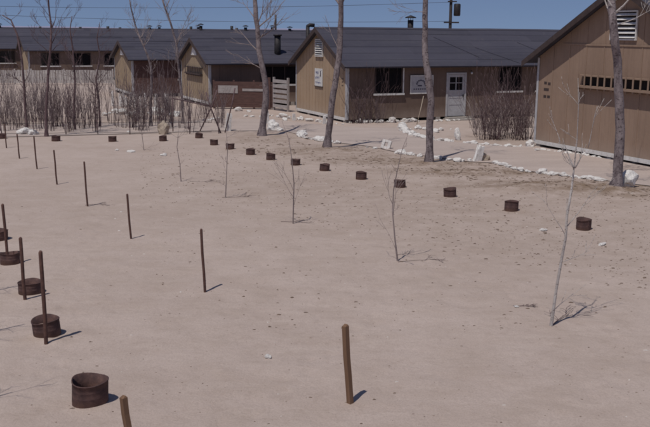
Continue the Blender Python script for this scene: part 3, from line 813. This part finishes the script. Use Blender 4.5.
# ------------------------------------------------------------------ stakes
def stake(base, top, w, label, wood=False, D=None):
    b = GH(*base); t_ = P(top[0], top[1], b.y)
    d = t_ - b
    m = MB(); n = 7
    pts = [Vector((0, 0, 0)) - d.normalized()*.15, d*.0, d*.3, d*.62, d*.985, d]
    pts = [p + Vector((.004*math.sin(i*2.3+base[0]), .003*math.cos(i*1.7), 0)) for i, p in enumerate(pts)]
    m.tube(pts, [w*.5, w*.5, w*.5, w*.5, w*.5, w*.36], 4 if wood else 6)
    o = m.build('stake', M['stakewood' if wood else 'stakeiron']); o.location = b
    if wood:
        for p in o.data.polygons: p.use_smooth = False
    tag(o, label, 'stake', 'stakes in the sand'); return o
stake((350, 403), (345, 325), .082, 'pale wooden stake nearest the camera, alone in the open foreground sand', True)
stake((130, 441), (123, 397), .085, 'wooden stake whose foot is cut off by the bottom edge, right of the big can', True)
stake((205, 291.5), (201, 229), .048, 'dark stake standing alone in the centre left of the sand')
stake((131, 239.5), (127, 194), .045, 'dark stake fourth from the centre in the diagonal row, lone on bare sand')
stake((87.5, 206), (84, 161.5), .045, 'dark stake with a dry twig at its foot')
stake((57, 184.5), (53.8, 150), .045, 'dark stake right of the two small leftmost ones of the row')
stake((37, 169), (33.7, 136), .045, 'dark stake in front of the thicket, second from the left end of the diagonal row')
stake((19.5, 158.5), (17, 134), .045, 'short dark stake, next to last at the far left end of the diagonal row')
stake((6.5, 148), (4.5, 124), .045, 'farthest dark stake of the diagonal row, at the left edge')
stake((46.5, 344), (40.5, 251), .055, 'tall stake in front of the second rusty can from the bottom left')
stake((25, 301), (20.2, 237.5), .055, 'stake in front of the third rusty can from the bottom left')
stake((8.3, 265), (2.6, 204), .052, 'stake rising from the can at the left edge')

# ------------------------------------------------------------------ bare trees
def grow(mb, p, d, L, r, rng, lvl, maxlvl, bend=.18, up=.12, n=5, kids=(3, 5), minr=.0035, spread=.7):
    k = 5; pts = [p]; rr = [r]; q0 = Vector(p); dd = Vector(d).normalized()
    for i in range(k):
        dd = (dd + Vector((rng.gauss(0, bend), rng.gauss(0, bend), rng.gauss(0, bend)*.6 + up))).normalized()
        q0 = q0 + dd*(L/k); pts.append(q0.copy()); rr.append(max(minr, r*(1-.8*(i+1)/k)))
    mb.tube(pts, rr, n if lvl == 0 else max(3, n-lvl))
    if lvl < maxlvl:
        for _ in range(rng.randint(*kids)):
            tt = rng.uniform(.25, .95); i = min(k-1, int(tt*k)); q1 = pts[i].lerp(pts[i+1], tt*k-i)
            ax = (pts[i+1]-pts[i]).normalized(); perp = Vector((rng.gauss(0, 1), rng.gauss(0, 1), rng.gauss(0, .6)))
            perp = (perp - ax*perp.dot(ax)).normalized()
            grow(mb, q1, ax + perp*spread*rng.uniform(.6, 1.3), L*rng.uniform(.35, .65), max(minr, rr[i]*.55), rng, lvl+1, maxlvl, bend, up, n, kids, minr, spread)
def tree(name, pix, rads, label, cat='tree', bd=2, bark='bark', ext=None, branches=(), crown_mat='twig_light', seed=1, flare=1.35, rand_br=0, brange=(.5, .95), brL=1.2, bumps=True, lv=2, group=None):
    """pix: trunk centre line surveyed from the photograph at the tree's own distance; ext: extra height above the frame"""
    rng = random.Random(seed); b = GH(*pix[0]); D = b.y
    pts = [b - Vector((0, 0, .2))] + [P(x, y, D + (.03*rng.uniform(-1, 1)*i)) for i, (x, y) in enumerate(pix)]
    pts[1] = b
    R = [rads[0]*flare] + [rads[0]*flare] + list(rads[1:])
    if ext:
        d = (pts[-1]-pts[-2]).normalized(); n = 5
        for k in range(n):
            d = (d + Vector((rng.gauss(0, .06), rng.gauss(0, .06), .05))).normalized()
            pts.append(pts[-1] + d*ext/n); R.append(R[-1]*.80)
    # densify and wobble
    P2 = [pts[0]]; R2 = [R[0]]
    for i in range(len(pts)-1):
        L = (pts[i+1]-pts[i]).length; n = max(1, int(L/.28))
        for k in range(1, n+1):
            tt = k/n; q1 = pts[i].lerp(pts[i+1], tt); r = R[i]+(R[i+1]-R[i])*tt
            if i == 1: r = R[i+1] + (R[i]-R[i+1])*max(0, 1-tt*L/.35)**1.5 if L > .35 else r
            q1 += Vector((mnoise.noise(Vector((q1.z*1.3, seed, 0))), mnoise.noise(Vector((q1.z*1.3, seed, 7))), 0))*r*.35
            P2.append(q1); R2.append(r*(1+.13*mnoise.noise(Vector((q1.z*3.1, seed, 3)))))
    root = empty(name, b); tag(root, label, cat, group)
    m = MB(); m.tube([p-b for p in P2], R2, 12 if rads[0] > .05 else 7); 
    m.build('trunk', M[bark], root)
    c = MB(); mr = .0035 if rads[0] > .05 else .0026
    for (x0, y0, x1, y1, r, dd) in branches:
        a = P(x0, y0, D) - b; e = P(x1, y1, D+dd) - b
        v = e-a; L = v.length
        grow(c, a, v, L, r, rng, 0, bd, .10, .02, 6, (3, 5) if bd == 2 else (2, 4), .004 if bd == 2 else .0028, .55)
    tot = len(P2)
    for k in range(rand_br):
        i = int(tot*rng.uniform(*brange)); i = min(tot-2, max(1, i))
        a = rng.uniform(0, 6.28); v = Vector((math.cos(a), math.sin(a), rng.uniform(.3, 1.1)))
        grow(c, P2[i]-b, v, brL*rng.uniform(.5, 1.2), max(mr*1.6, R2[i]*.33), rng, 0, lv, .14, .10, 6, (3, 5) if lv == 2 else (1, 3), mr)
    if c.v: c.build('branches', M[crown_mat], root)
    return root
tree('cottonwood_tree', [(327, 148.5), (328.5, 135), (331, 110), (335, 85), (338.5, 60), (340.5, 35), (341, 18), (341, 3)], [.135, .12, .115, .11, .105, .10, .095, .09],
     'bare grey trunk in front of the gable of the middle barrack', ext=3.2, seed=2, branches=((341, 6, 331, -8, .05, .2), (341, 5, 350, -10, .05, -.2), (338, 50, 330, 22, .016, .4)), rand_br=9, brange=(.72, 1.0), brL=1.6)
tree('cottonwood_tree', [(429, 163.5), (429.5, 150), (430, 125), (431, 100), (429, 82), (426, 60), (424.5, 40), (425, 18), (425.5, 0)], [.13, .12, .115, .11, .12, .10, .095, .085, .08],
     'bare spotted trunk standing between the notice board and the door', ext=3.0, seed=4, branches=((425, 12, 396, 9, .012, .3),), rand_br=9, brange=(.8, 1.0), brL=1.6)
tree('cottonwood_tree', [(615, 190.5), (616.5, 178), (619.5, 150), (620.5, 130), (619, 90), (616.5, 60), (615, 39), (612.5, 15), (611.5, 0)], [.15, .135, .135, .13, .12, .115, .11, .105, .10],
     'bare thick trunk before the large brown barrack at the right edge', ext=3.0, seed=5,
     branches=((614, 22, 590, -6, .035, .4), (614, 14, 640, -6, .035, -.4), (615, 32, 606, 5, .02, .3), (614, 26, 652, 14, .02, .4), (613, 8, 600, -14, .03, .0)), crown_mat='bark_pale', rand_br=10, brange=(.8, 1.0), brL=1.6)
tree('cottonwood_tree', [(262, 136), (263.5, 120), (266, 100), (265, 80), (261, 60), (258, 38), (256, 18), (255, 0)], [.155, .135, .13, .12, .11, .10, .095, .085],
     'bare trunk bowed to the right beside the big hollow white rock', ext=3.0, seed=6, branches=((261, 55, 238, 30, .03, .5), (259, 40, 284, 12, .02, .5), (263, 70, 240, 50, .02, .4), (256, 20, 240, 2, .03, .2), (257, 25, 275, -4, .03, -.3)), rand_br=14, brange=(.45, 1.0), brL=1.5)
tree('young_tree', [(183, 124), (182, 100), (180, 80), (178, 60), (176, 42), (171, 24), (165, 8), (161, -6)], [.07, .06, .055, .05, .048, .044, .04, .034],
     'slender grey tree leaning left before the second tan barrack', 'tree', ext=1.2, seed=7, branches=((177, 45, 190, 15, .02, .3), (174, 30, 158, 6, .018, .3)), rand_br=16, brange=(.35, 1.0), brL=1.1)
tree('young_tree', [(151, 126.5), (150.5, 105), (151.5, 85), (151, 66), (147, 54), (140, 38), (135, 24), (131, 8), (129, -5)], [.075, .065, .055, .05, .042, .036, .032, .028, .022],
     'slender pale-topped tree bending left across the small tan barrack roof', 'tree', bark='bark', ext=.8, seed=8, rand_br=16, brange=(.35, 1.0), brL=1.0)
tree('young_tree', [(46.5, 136.5), (46, 115), (47, 95), (48.5, 70), (51, 45), (51, 25), (49, 8), (48, -6)], [.075, .062, .055, .05, .045, .038, .03, .024],
     'upright dark tree at the left of the thicket, tallest there', 'tree', bark='twig', crown_mat='twig', ext=.6, seed=9, branches=((51, 45, 70, 20, .02, .2), (51, 30, 66, 4, .018, .2)), rand_br=16, brange=(.35, 1.0), brL=1.0)
tree('young_tree', [(27, 130), (25, 105), (24.5, 90), (22, 60), (17, 34), (11, 20), (2, 15)], [.06, .055, .05, .045, .04, .03, .018],
     'dark sapling hooked over to the left near the left edge', 'tree', bark='twig', crown_mat='twig', seed=10, rand_br=9, brange=(.3, .95), brL=.9)
tree('young_tree', [(75, 130), (74, 105), (75, 80), (73, 50), (70, 30), (72, 16)], [.05, .045, .04, .035, .025, .014],
     'thin dark sapling between the far chimneys left of the small tan barrack', 'tree', bark='twig', crown_mat='twig', seed=12, rand_br=12, brange=(.3, .95), brL=1.0)
tree('young_tree', [(100, 127), (99, 100), (96, 80), (100, 55), (97, 38), (100, 22)], [.05, .045, .04, .03, .022, .012],
     'thin twiggy sapling just left of the small tan barrack gable', 'tree', bark='twig', crown_mat='twig', seed=13, rand_br=16, brange=(.3, .95), brL=1.0)
# thin planted saplings on the sand
tree('planted_sapling', [(551, 326), (556, 290), (561, 262), (565.5, 238), (567, 215), (571.5, 190), (574, 168), (577, 140), (578.5, 105), (578, 78)], [.024, .020, .020, .019, .018, .017, .011, .008, .006, .0035],
     'tall pale-barked sapling with a forked top, in the right foreground', 'sapling', bark='bark_pale', crown_mat='bark_pale', seed=21, flare=1.1,
     branches=((574, 169, 560, 140, .012, .1), (575, 168, 589, 146, .012, -.1), (566, 228, 598, 186, .008, .2), (565, 235, 552, 200, .006, -.2), (563, 262, 590, 250, .006, .3), (560, 143, 557, 112, .006, .2),
               (588, 148, 597, 105, .006, .1), (552, 312, 572, 298, .005, .4)), rand_br=7, brange=(.2, .9), brL=.38, lv=1, bd=1)
tree('planted_sapling', [(397.5, 261.5), (395, 240), (392.5, 212), (393.5, 190), (397, 172), (402, 150), (408, 134)], [.017, .014, .012, .011, .008, .006, .003],
     'thin bare sapling leaning right, in front of the slotted white block', 'sapling', bark='twig_light', crown_mat='twig_light', seed=22, flare=1.1,
     branches=((393, 205, 379, 165, .006, .1), (393, 218, 400, 180, .006, .2), (396, 250, 386, 215, .005, .2), (397, 255, 410, 250, .006, -.3)), rand_br=4, brange=(.25, .9), brL=.3, lv=1, bd=1)
tree('planted_sapling', [(293, 224), (293.5, 200), (294, 184), (292, 160), (289, 140), (282, 121)], [.015, .013, .012, .009, .007, .004],
     'thin bare sapling in the centre of the sand, behind the lone dark stake', 'sapling', bark='twig_light', crown_mat='twig_light', seed=23, flare=1.1,
     branches=((294, 198, 272, 165, .006, .2), (294, 205, 306, 176, .005, .2), (293, 190, 284, 160, .005, -.2)), rand_br=4, brange=(.2, .9), brL=.3, lv=1, bd=1)
tree('planted_sapling', [(225.5, 197.5), (226.5, 175), (227.5, 150), (226, 125)], [.013, .011, .009, .004],
     'thin upright sapling, third from the left on the sand', 'sapling', bark='twig_light', crown_mat='twig_light', seed=24, flare=1.1, rand_br=6, brange=(.2, .9), brL=.35, lv=1, bd=1)
tree('planted_sapling', [(181, 181.5), (180, 165), (177, 147), (179, 128)], [.014, .012, .009, .004],
     'thin sapling with drooping twigs below the tan sandstone rock', 'sapling', bark='twig_light', crown_mat='twig_light', seed=25, flare=1.1, rand_br=7, brange=(.2, .9), brL=.4, lv=1, bd=1)
tree('planted_sapling', [(144, 150), (142, 135), (141, 118)], [.012, .010, .004],
     'thin sapling right of the flat white stones under the thicket', 'sapling', bark='twig_light', crown_mat='twig_light', seed=26, flare=1.1, rand_br=7, brange=(.2, .9), brL=.5, lv=1, bd=1)
for k_, (x_, y_, w_) in enumerate(((-95, 428, 'nearest'), (-78, 352, 'upper'), (-80, 310, 'farthest'))):
    tree('planted_sapling', [(x_, y_), (x_-3, y_-60), (x_-4, y_-140), (x_-6, y_-230)], [.03, .026, .02, .008],
         'bare sapling beyond the left edge, throwing the ' + w_ + ' shadow streaks on the sand', 'sapling', bark='bark_pale', crown_mat='bark_pale', seed=27+k_, flare=1.1, rand_br=12, brange=(.35, .95), brL=.55, lv=1, bd=1)

# ------------------------------------------------------------------ shrubs: clumps of leafless stems
def clump_mesh(seed, nst, h, spread, r=.012, twigs=3, lv=1, bd=1):
    rng = random.Random(seed); m = MB()
    for k in range(nst):
        a = rng.uniform(0, 6.28); rd = spread*rng.random()**.6*.35
        p = Vector((math.cos(a)*rd, math.sin(a)*rd, -.05))
        lean = rng.uniform(.02, .30)
        d = Vector((math.cos(a)*lean, math.sin(a)*lean, 1))
        hh = h*rng.uniform(.45, 1.05)
        grow(m, p, d, hh, r*rng.uniform(.6, 1.3), rng, 0, lv, .07, .05, 4, (twigs, twigs+2), .0045, .45)
    return m
protos = []
def shrub_proto(name, *a, mat='twig', **k):
    m = clump_mesh(*a, **k); me = m.build(name, M[mat]); return me
PS = [shrub_proto('leafless_shrub', 100+i, n_, h_, s_, mat=mt) for i, (n_, h_, s_, mt) in enumerate(((9, 1.5, .7, 'twig'), (6, 1.9, .5, 'twig'), (12, 1.2, .9, 'twig'), (4, 2.4, .4, 'twig'), (7, 1.7, .6, 'twig_light'), (8, 1.5, .8, 'twig_light')))]
PT = [shrub_proto('leafless_shrub', 200+i, n_, h_, s_, mat=mt) for i, (n_, h_, s_, mt) in enumerate(((5, 1.6, .7, 'twig_mid'), (4, 1.9, .5, 'twig_mid'), (7, 1.2, .9, 'twig_light'), (3, 2.4, .4, 'twig_mid'), (5, 1.7, .6, 'twig_light'), (6, 1.5, .8, 'twig_mid')))]
PS += PT
used = [False]*len(PS)
def put_shrub(i, px, py, s, label, group, sz=None):
    o = PS[i] if not used[i] else PS[i].copy()
    if used[i]: col.objects.link(o)
    used[i] = True
    p = GH(px, py); o.location = p; o.rotation_euler = (0, 0, rs.uniform(0, 6.28)); o.scale = (s, s, sz or s)
    tag(o, label, 'shrub', group)
rs2 = random.Random(17)
for k in range(95):
    px = rs2.uniform(-12, 172); py = rs2.choice((rs2.uniform(113, 122), rs2.uniform(119, 128), rs2.uniform(126, 132)))
    dens = rs2.choice((6, 7, 8, 9, 10, 11, 0))
    put_shrub(dens, px, py, rs2.uniform(.75, 1.3), 'leafless purple-brown shrub in the thicket along the left, before the whitewashed fence', 'shrubs of the left thicket')
for k in range(30):
    px = rs2.uniform(165, 224); py = rs2.uniform(114, 131)
    put_shrub(rs2.choice((6, 7, 9, 10)), px, py, rs2.uniform(.6, 1.0), 'leafless shrub at the right part of the thicket, before the second tan barrack', 'shrubs before the second barrack')
for k in range(34):
    put_shrub(9, rs2.uniform(-5, 200), rs2.uniform(118, 133), rs2.uniform(.8, 1.1), 'tall spindly leafless sapling rising above the other shrubs of the left thicket', 'tall saplings in the left thicket', rs2.uniform(1.1, 1.85))
# two planted masses before the middle barrack
for k in range(13):
    put_shrub(rs2.choice((1, 7, 3, 6)), 351+30*k/12, 123.6-k*.1+rs2.uniform(-.5, .5), rs2.uniform(.8, 1.05), 'leafless reddish shrub against the wall between the barrack corner and the first window', 'shrubs by the barrack corner')
for k in range(44):
    u = rs2.random(); py = 123+18*rs2.random()
    px = 472+ (60)*u; px = max(px, 470+(py-124)*.7); px = min(px, 529)
    put_shrub(rs2.choice((1, 0, 5, 3, 2)), px, py, rs2.uniform(.9, 1.18), 'leafless purple-brown shrub in the dense mass right of the door', 'shrubs massed beside the door', rs2.uniform(.82, 1.08))

# ------------------------------------------------------------------ debris
def scatter(name, n, region, smin, smax, mat, label, cat, seed, flat=.5, kind='stuff'):
    rng = random.Random(seed); m = MB()
    for _ in range(n):
        while True:
            px = rng.uniform(region[0], region[1]); py = rng.uniform(region[2], region[3])
            if region[4](px, py) > rng.random(): break
        p = GH(px, py); s = rng.uniform(smin, smax)*(1 if rng.random() < .85 else 1.7); a = rng.uniform(0, 6.28)
        n0 = len(m.v); k = 6
        ring = [(math.cos(a+6.283*j/k)*s*rng.uniform(.6, 1.2), math.sin(a+6.283*j/k)*s*rng.uniform(.35, .9)) for j in range(k)]
        if rng.random() < .5: ring = [(x*1.5, y*.45+x*rng.uniform(-.4, .4)) for x, y in ring]
        for (x, y) in ring: m.v.append((p.x+x, p.y+y, p.z-.004))
        for (x, y) in ring: m.v.append((p.x+x*.6, p.y+y*.6, p.z+s*flat*rng.uniform(.4, .9)))
        m.v.append((p.x, p.y, p.z+s*flat))
        for j in range(k):
            j2 = (j+1) % k; m.f.append((n0+j, n0+j2, n0+k+j2, n0+k+j)); m.f.append((n0+k+j, n0+k+j2, n0+2*k)); m.sm += [True, True]
    return tag(m.build(name, mat), label, cat, kind=kind)
def dens_mid(px, py):
    line = 150 + max(0, (px-250))*.09
    lo = line - 5; hi = line + 60 + max(0, px-200)*.10
    if py < lo: return 0
    if py < hi: return .9 - .6*(py-lo)/(hi-lo)
    return .05
scatter('soil_clods', 2600, (140, 660, 148, 330, dens_mid), .008, .025, M['clod'], 'dark clods and dry leaves scattered over the sand between saplings and trees', 'clods', 5, .45)
scatter('soil_litter', 420, (-5, 660, 150, 425, lambda x, y: .8), .006, .016, M['clod'], 'sparse dark crumbs over the open sand', 'crumbs', 6, .4)
scatter('soil_litter', 900, (240, 660, 138, 205, lambda x, y: 1.0 if 136+(x-240)*.105 < y < 152+(x-240)*.12 else 0), .02, .05, M['clod'], 'brown litter of leaves and bark below the trees', 'litter', 8, .35)
scatter('pebbles', 160, (100, 650, 140, 420, lambda x, y: .9 if y < 240 else .15), .008, .022, M['pebble'], 'pale pebbles strewn over the sand', 'pebbles', 7, .5)
# fallen twigs; at sapling feet, dark twigs modelled in place of branch shadows
def fallen(px, py, L, label, seed, ang=.3):
    rng = random.Random(seed); p = GH(px, py); m = MB()
    grow(m, Vector((0, 0, .012)), Vector((math.cos(ang), math.sin(ang), .02)), L, .010, rng, 0, 2, .10, 0.0, 5, (3, 4), .004, .6)
    m.v = [(x, y, H(p.x+x, p.y+y)-p.z + max(.004, min(.05, abs(z)*.5))) for x, y, z in m.v]
    o = m.build('twig_or_branch_shadow', M['twig']); o.location = p; tag(o, label, 'twig'); return o
fallen(398, 262.5, .75, 'dark modelled branch shadow at the foot of the sapling before the slotted block', 3, .25)
fallen(513, 306, .25, 'short dark twig left of the tall pale sapling', 4, -.1)
fallen(552, 326, 1.0, 'forked dark branch shadow modelled from the foot of the tall pale sapling', 9, .95)
fallen(281, 222, .6, 'modelled branch shadow across the foot of the centre sapling', 5, .0)
fallen(190, 181.5, .8, 'modelled branch shadow right of the drooping sapling', 6, .1)
fallen(222, 197.5, .7, 'modelled branch shadow at the foot of the third sapling', 7, .1)
fallen(85, 205, .5, 'dry twig at the foot of the stake in the left row', 8, .1)
fallen(340, 149, .8, 'crooked stick right of the second trunk', 10, .5)
# pale pole leaning by the notice board, dark bottle-like post by trunk
lpn = MB(); a = GH(416.5, 124.5); e = P(423.5, 96, a.y+.5); lpn.tube([Vector((0, 0, -.05)), (e-a)*.5+Vector((.02, 0, 0)), e-a], .02, 6)
o = lpn.build('leaning_pole', M['tanstone']); o.location = a; tag(o, 'pale thin pole leaning on the wall below the notice board', 'pole')

# ------------------------------------------------------------------ power poles and wires
def power_pole(px, D, htop, label, xf=True, arm=5.5):
    p = P(px, 60, D); p.z = 0
    r = empty('power_pole', p); tag(r, label, 'power pole')
    m = MB(); m.tube([(0, 0, -.3), (0, 0, htop)], [.17, .12], 10); m.build('pole', M['pole'], r)
    if xf:
        m = MB(); m.tube([(.55, -.1, arm+.55), (.55, -.1, arm+.62), (.55, -.1, arm+1.55), (.55, -.1, arm+1.62)], [.24, .30, .30, .22], 14); m.build('transformer', M['black'], r)
        m = MB(); m.box(-.6, .75, -.19, -.13, arm-.07, arm+.05); m.build('crossarm', M['pole'], r)
        m = MB(); m.box(-.3, .5, -.19, -.13, arm+1.75, arm+1.85); m.build('crossarm', M['pole'], r)
    return r, p
pl, pp_ = power_pole(449, 82, 8.8, 'dark power pole with a drum transformer behind the middle barrack roof', True, 5.15)
pl2, pp2 = power_pole(275.7, 118, 6.35, 'thin bare pole behind the roof of the second tan barrack', False)
for k, (zz, px_, py_) in enumerate(((6.9, -120, 3), (5.25, -120, 9))):
    a = Vector((pp_.x, pp_.y-.2, zz)); e = P(px_, py_, 80); m = MB(); pts = []
    for i in range(25):
        tt = i/24; q1 = a.lerp(e, tt); q1.z -= .9*4*tt*(1-tt)*.5; pts.append(q1-a)
    m.tube(pts, .014, 4); o = m.build('power_line', M['pole']); o.location = a
    tag(o, ('upper' if k == 0 else 'lower') + ' thin power line strung leftwards from the pole with the transformer', 'power line')
ep = P(-120, 3, 80); r, _ = power_pole(-120, 80, ep.z+.3, 'power pole beyond the left edge that carries the thin power lines', False)

# ------------------------------------------------------------------ light
EL = R_(64.5); SH = Vector((.54, .84)).normalized()        # shadows fall along SH
sd = Vector((-SH.x*math.cos(EL), -SH.y*math.cos(EL), math.sin(EL)))   # towards the sun
sun = bpy.data.lights.new('sun', 'SUN'); sun.energy = 4.2; sun.angle = R_(.53); sun.color = (1, .955, .90)
so_ = bpy.data.objects.new('sun', sun); col.objects.link(so_); so_.rotation_euler = sd.to_track_quat('Z', 'Y').to_euler()
w = bpy.data.worlds.new('World'); sc.world = w; w.use_nodes = True
nt = w.node_tree; sky = nt.nodes.new('ShaderNodeTexSky'); sky.sky_type = 'NISHITA'; sky.sun_disc = False
sky.sun_elevation = EL; sky.sun_rotation = math.atan2(sd.x, sd.y); sky.altitude = 600; sky.air_density = 1.0; sky.dust_density = .45; sky.ozone_density = 4.0
bg = nt.nodes['Background']; bg.inputs['Strength'].default_value = .10
tcw = nt.nodes.new('ShaderNodeTexCoord'); mpw = nt.nodes.new('ShaderNodeMapping'); mpw.inputs['Location'].default_value = (0, 0, .15)
nt.links.new(tcw.outputs['Generated'], mpw.inputs[0]); nt.links.new(mpw.outputs[0], sky.inputs[0])
tn = nt.nodes.new('ShaderNodeMix'); tn.data_type = 'RGBA'; tn.blend_type = 'MULTIPLY'; tn.inputs[0].default_value = 1; tn.inputs[7].default_value = (1.06, .95, 1.0, 1)
nt.links.new(sky.outputs[0], tn.inputs[6]); nt.links.new(tn.outputs[2], bg.inputs[0])

# ------------------------------------------------------------------ camera
cd = bpy.data.cameras.new('camera'); cd.sensor_width = 36; cd.lens = F/650*36; cd.clip_end = 20000; cd.clip_start = .1
co = bpy.data.objects.new('camera', cd); col.objects.link(co); co.matrix_world = Matrix.Translation(CAM) @ ROT.to_4x4()
sc.camera = co
vs_ = sc.view_settings; vs_.view_transform = 'Standard'; vs_.look = 'None'; vs_.gamma = 1; vs_.use_curve_mapping = False; vs_.exposure = -.64
sc.cycles.filter_width = 2.0
sc.render.resolution_x = 1024; sc.render.resolution_y = 673
for k, u in enumerate(used):
    if not u: bpy.data.objects.remove(PS[k])
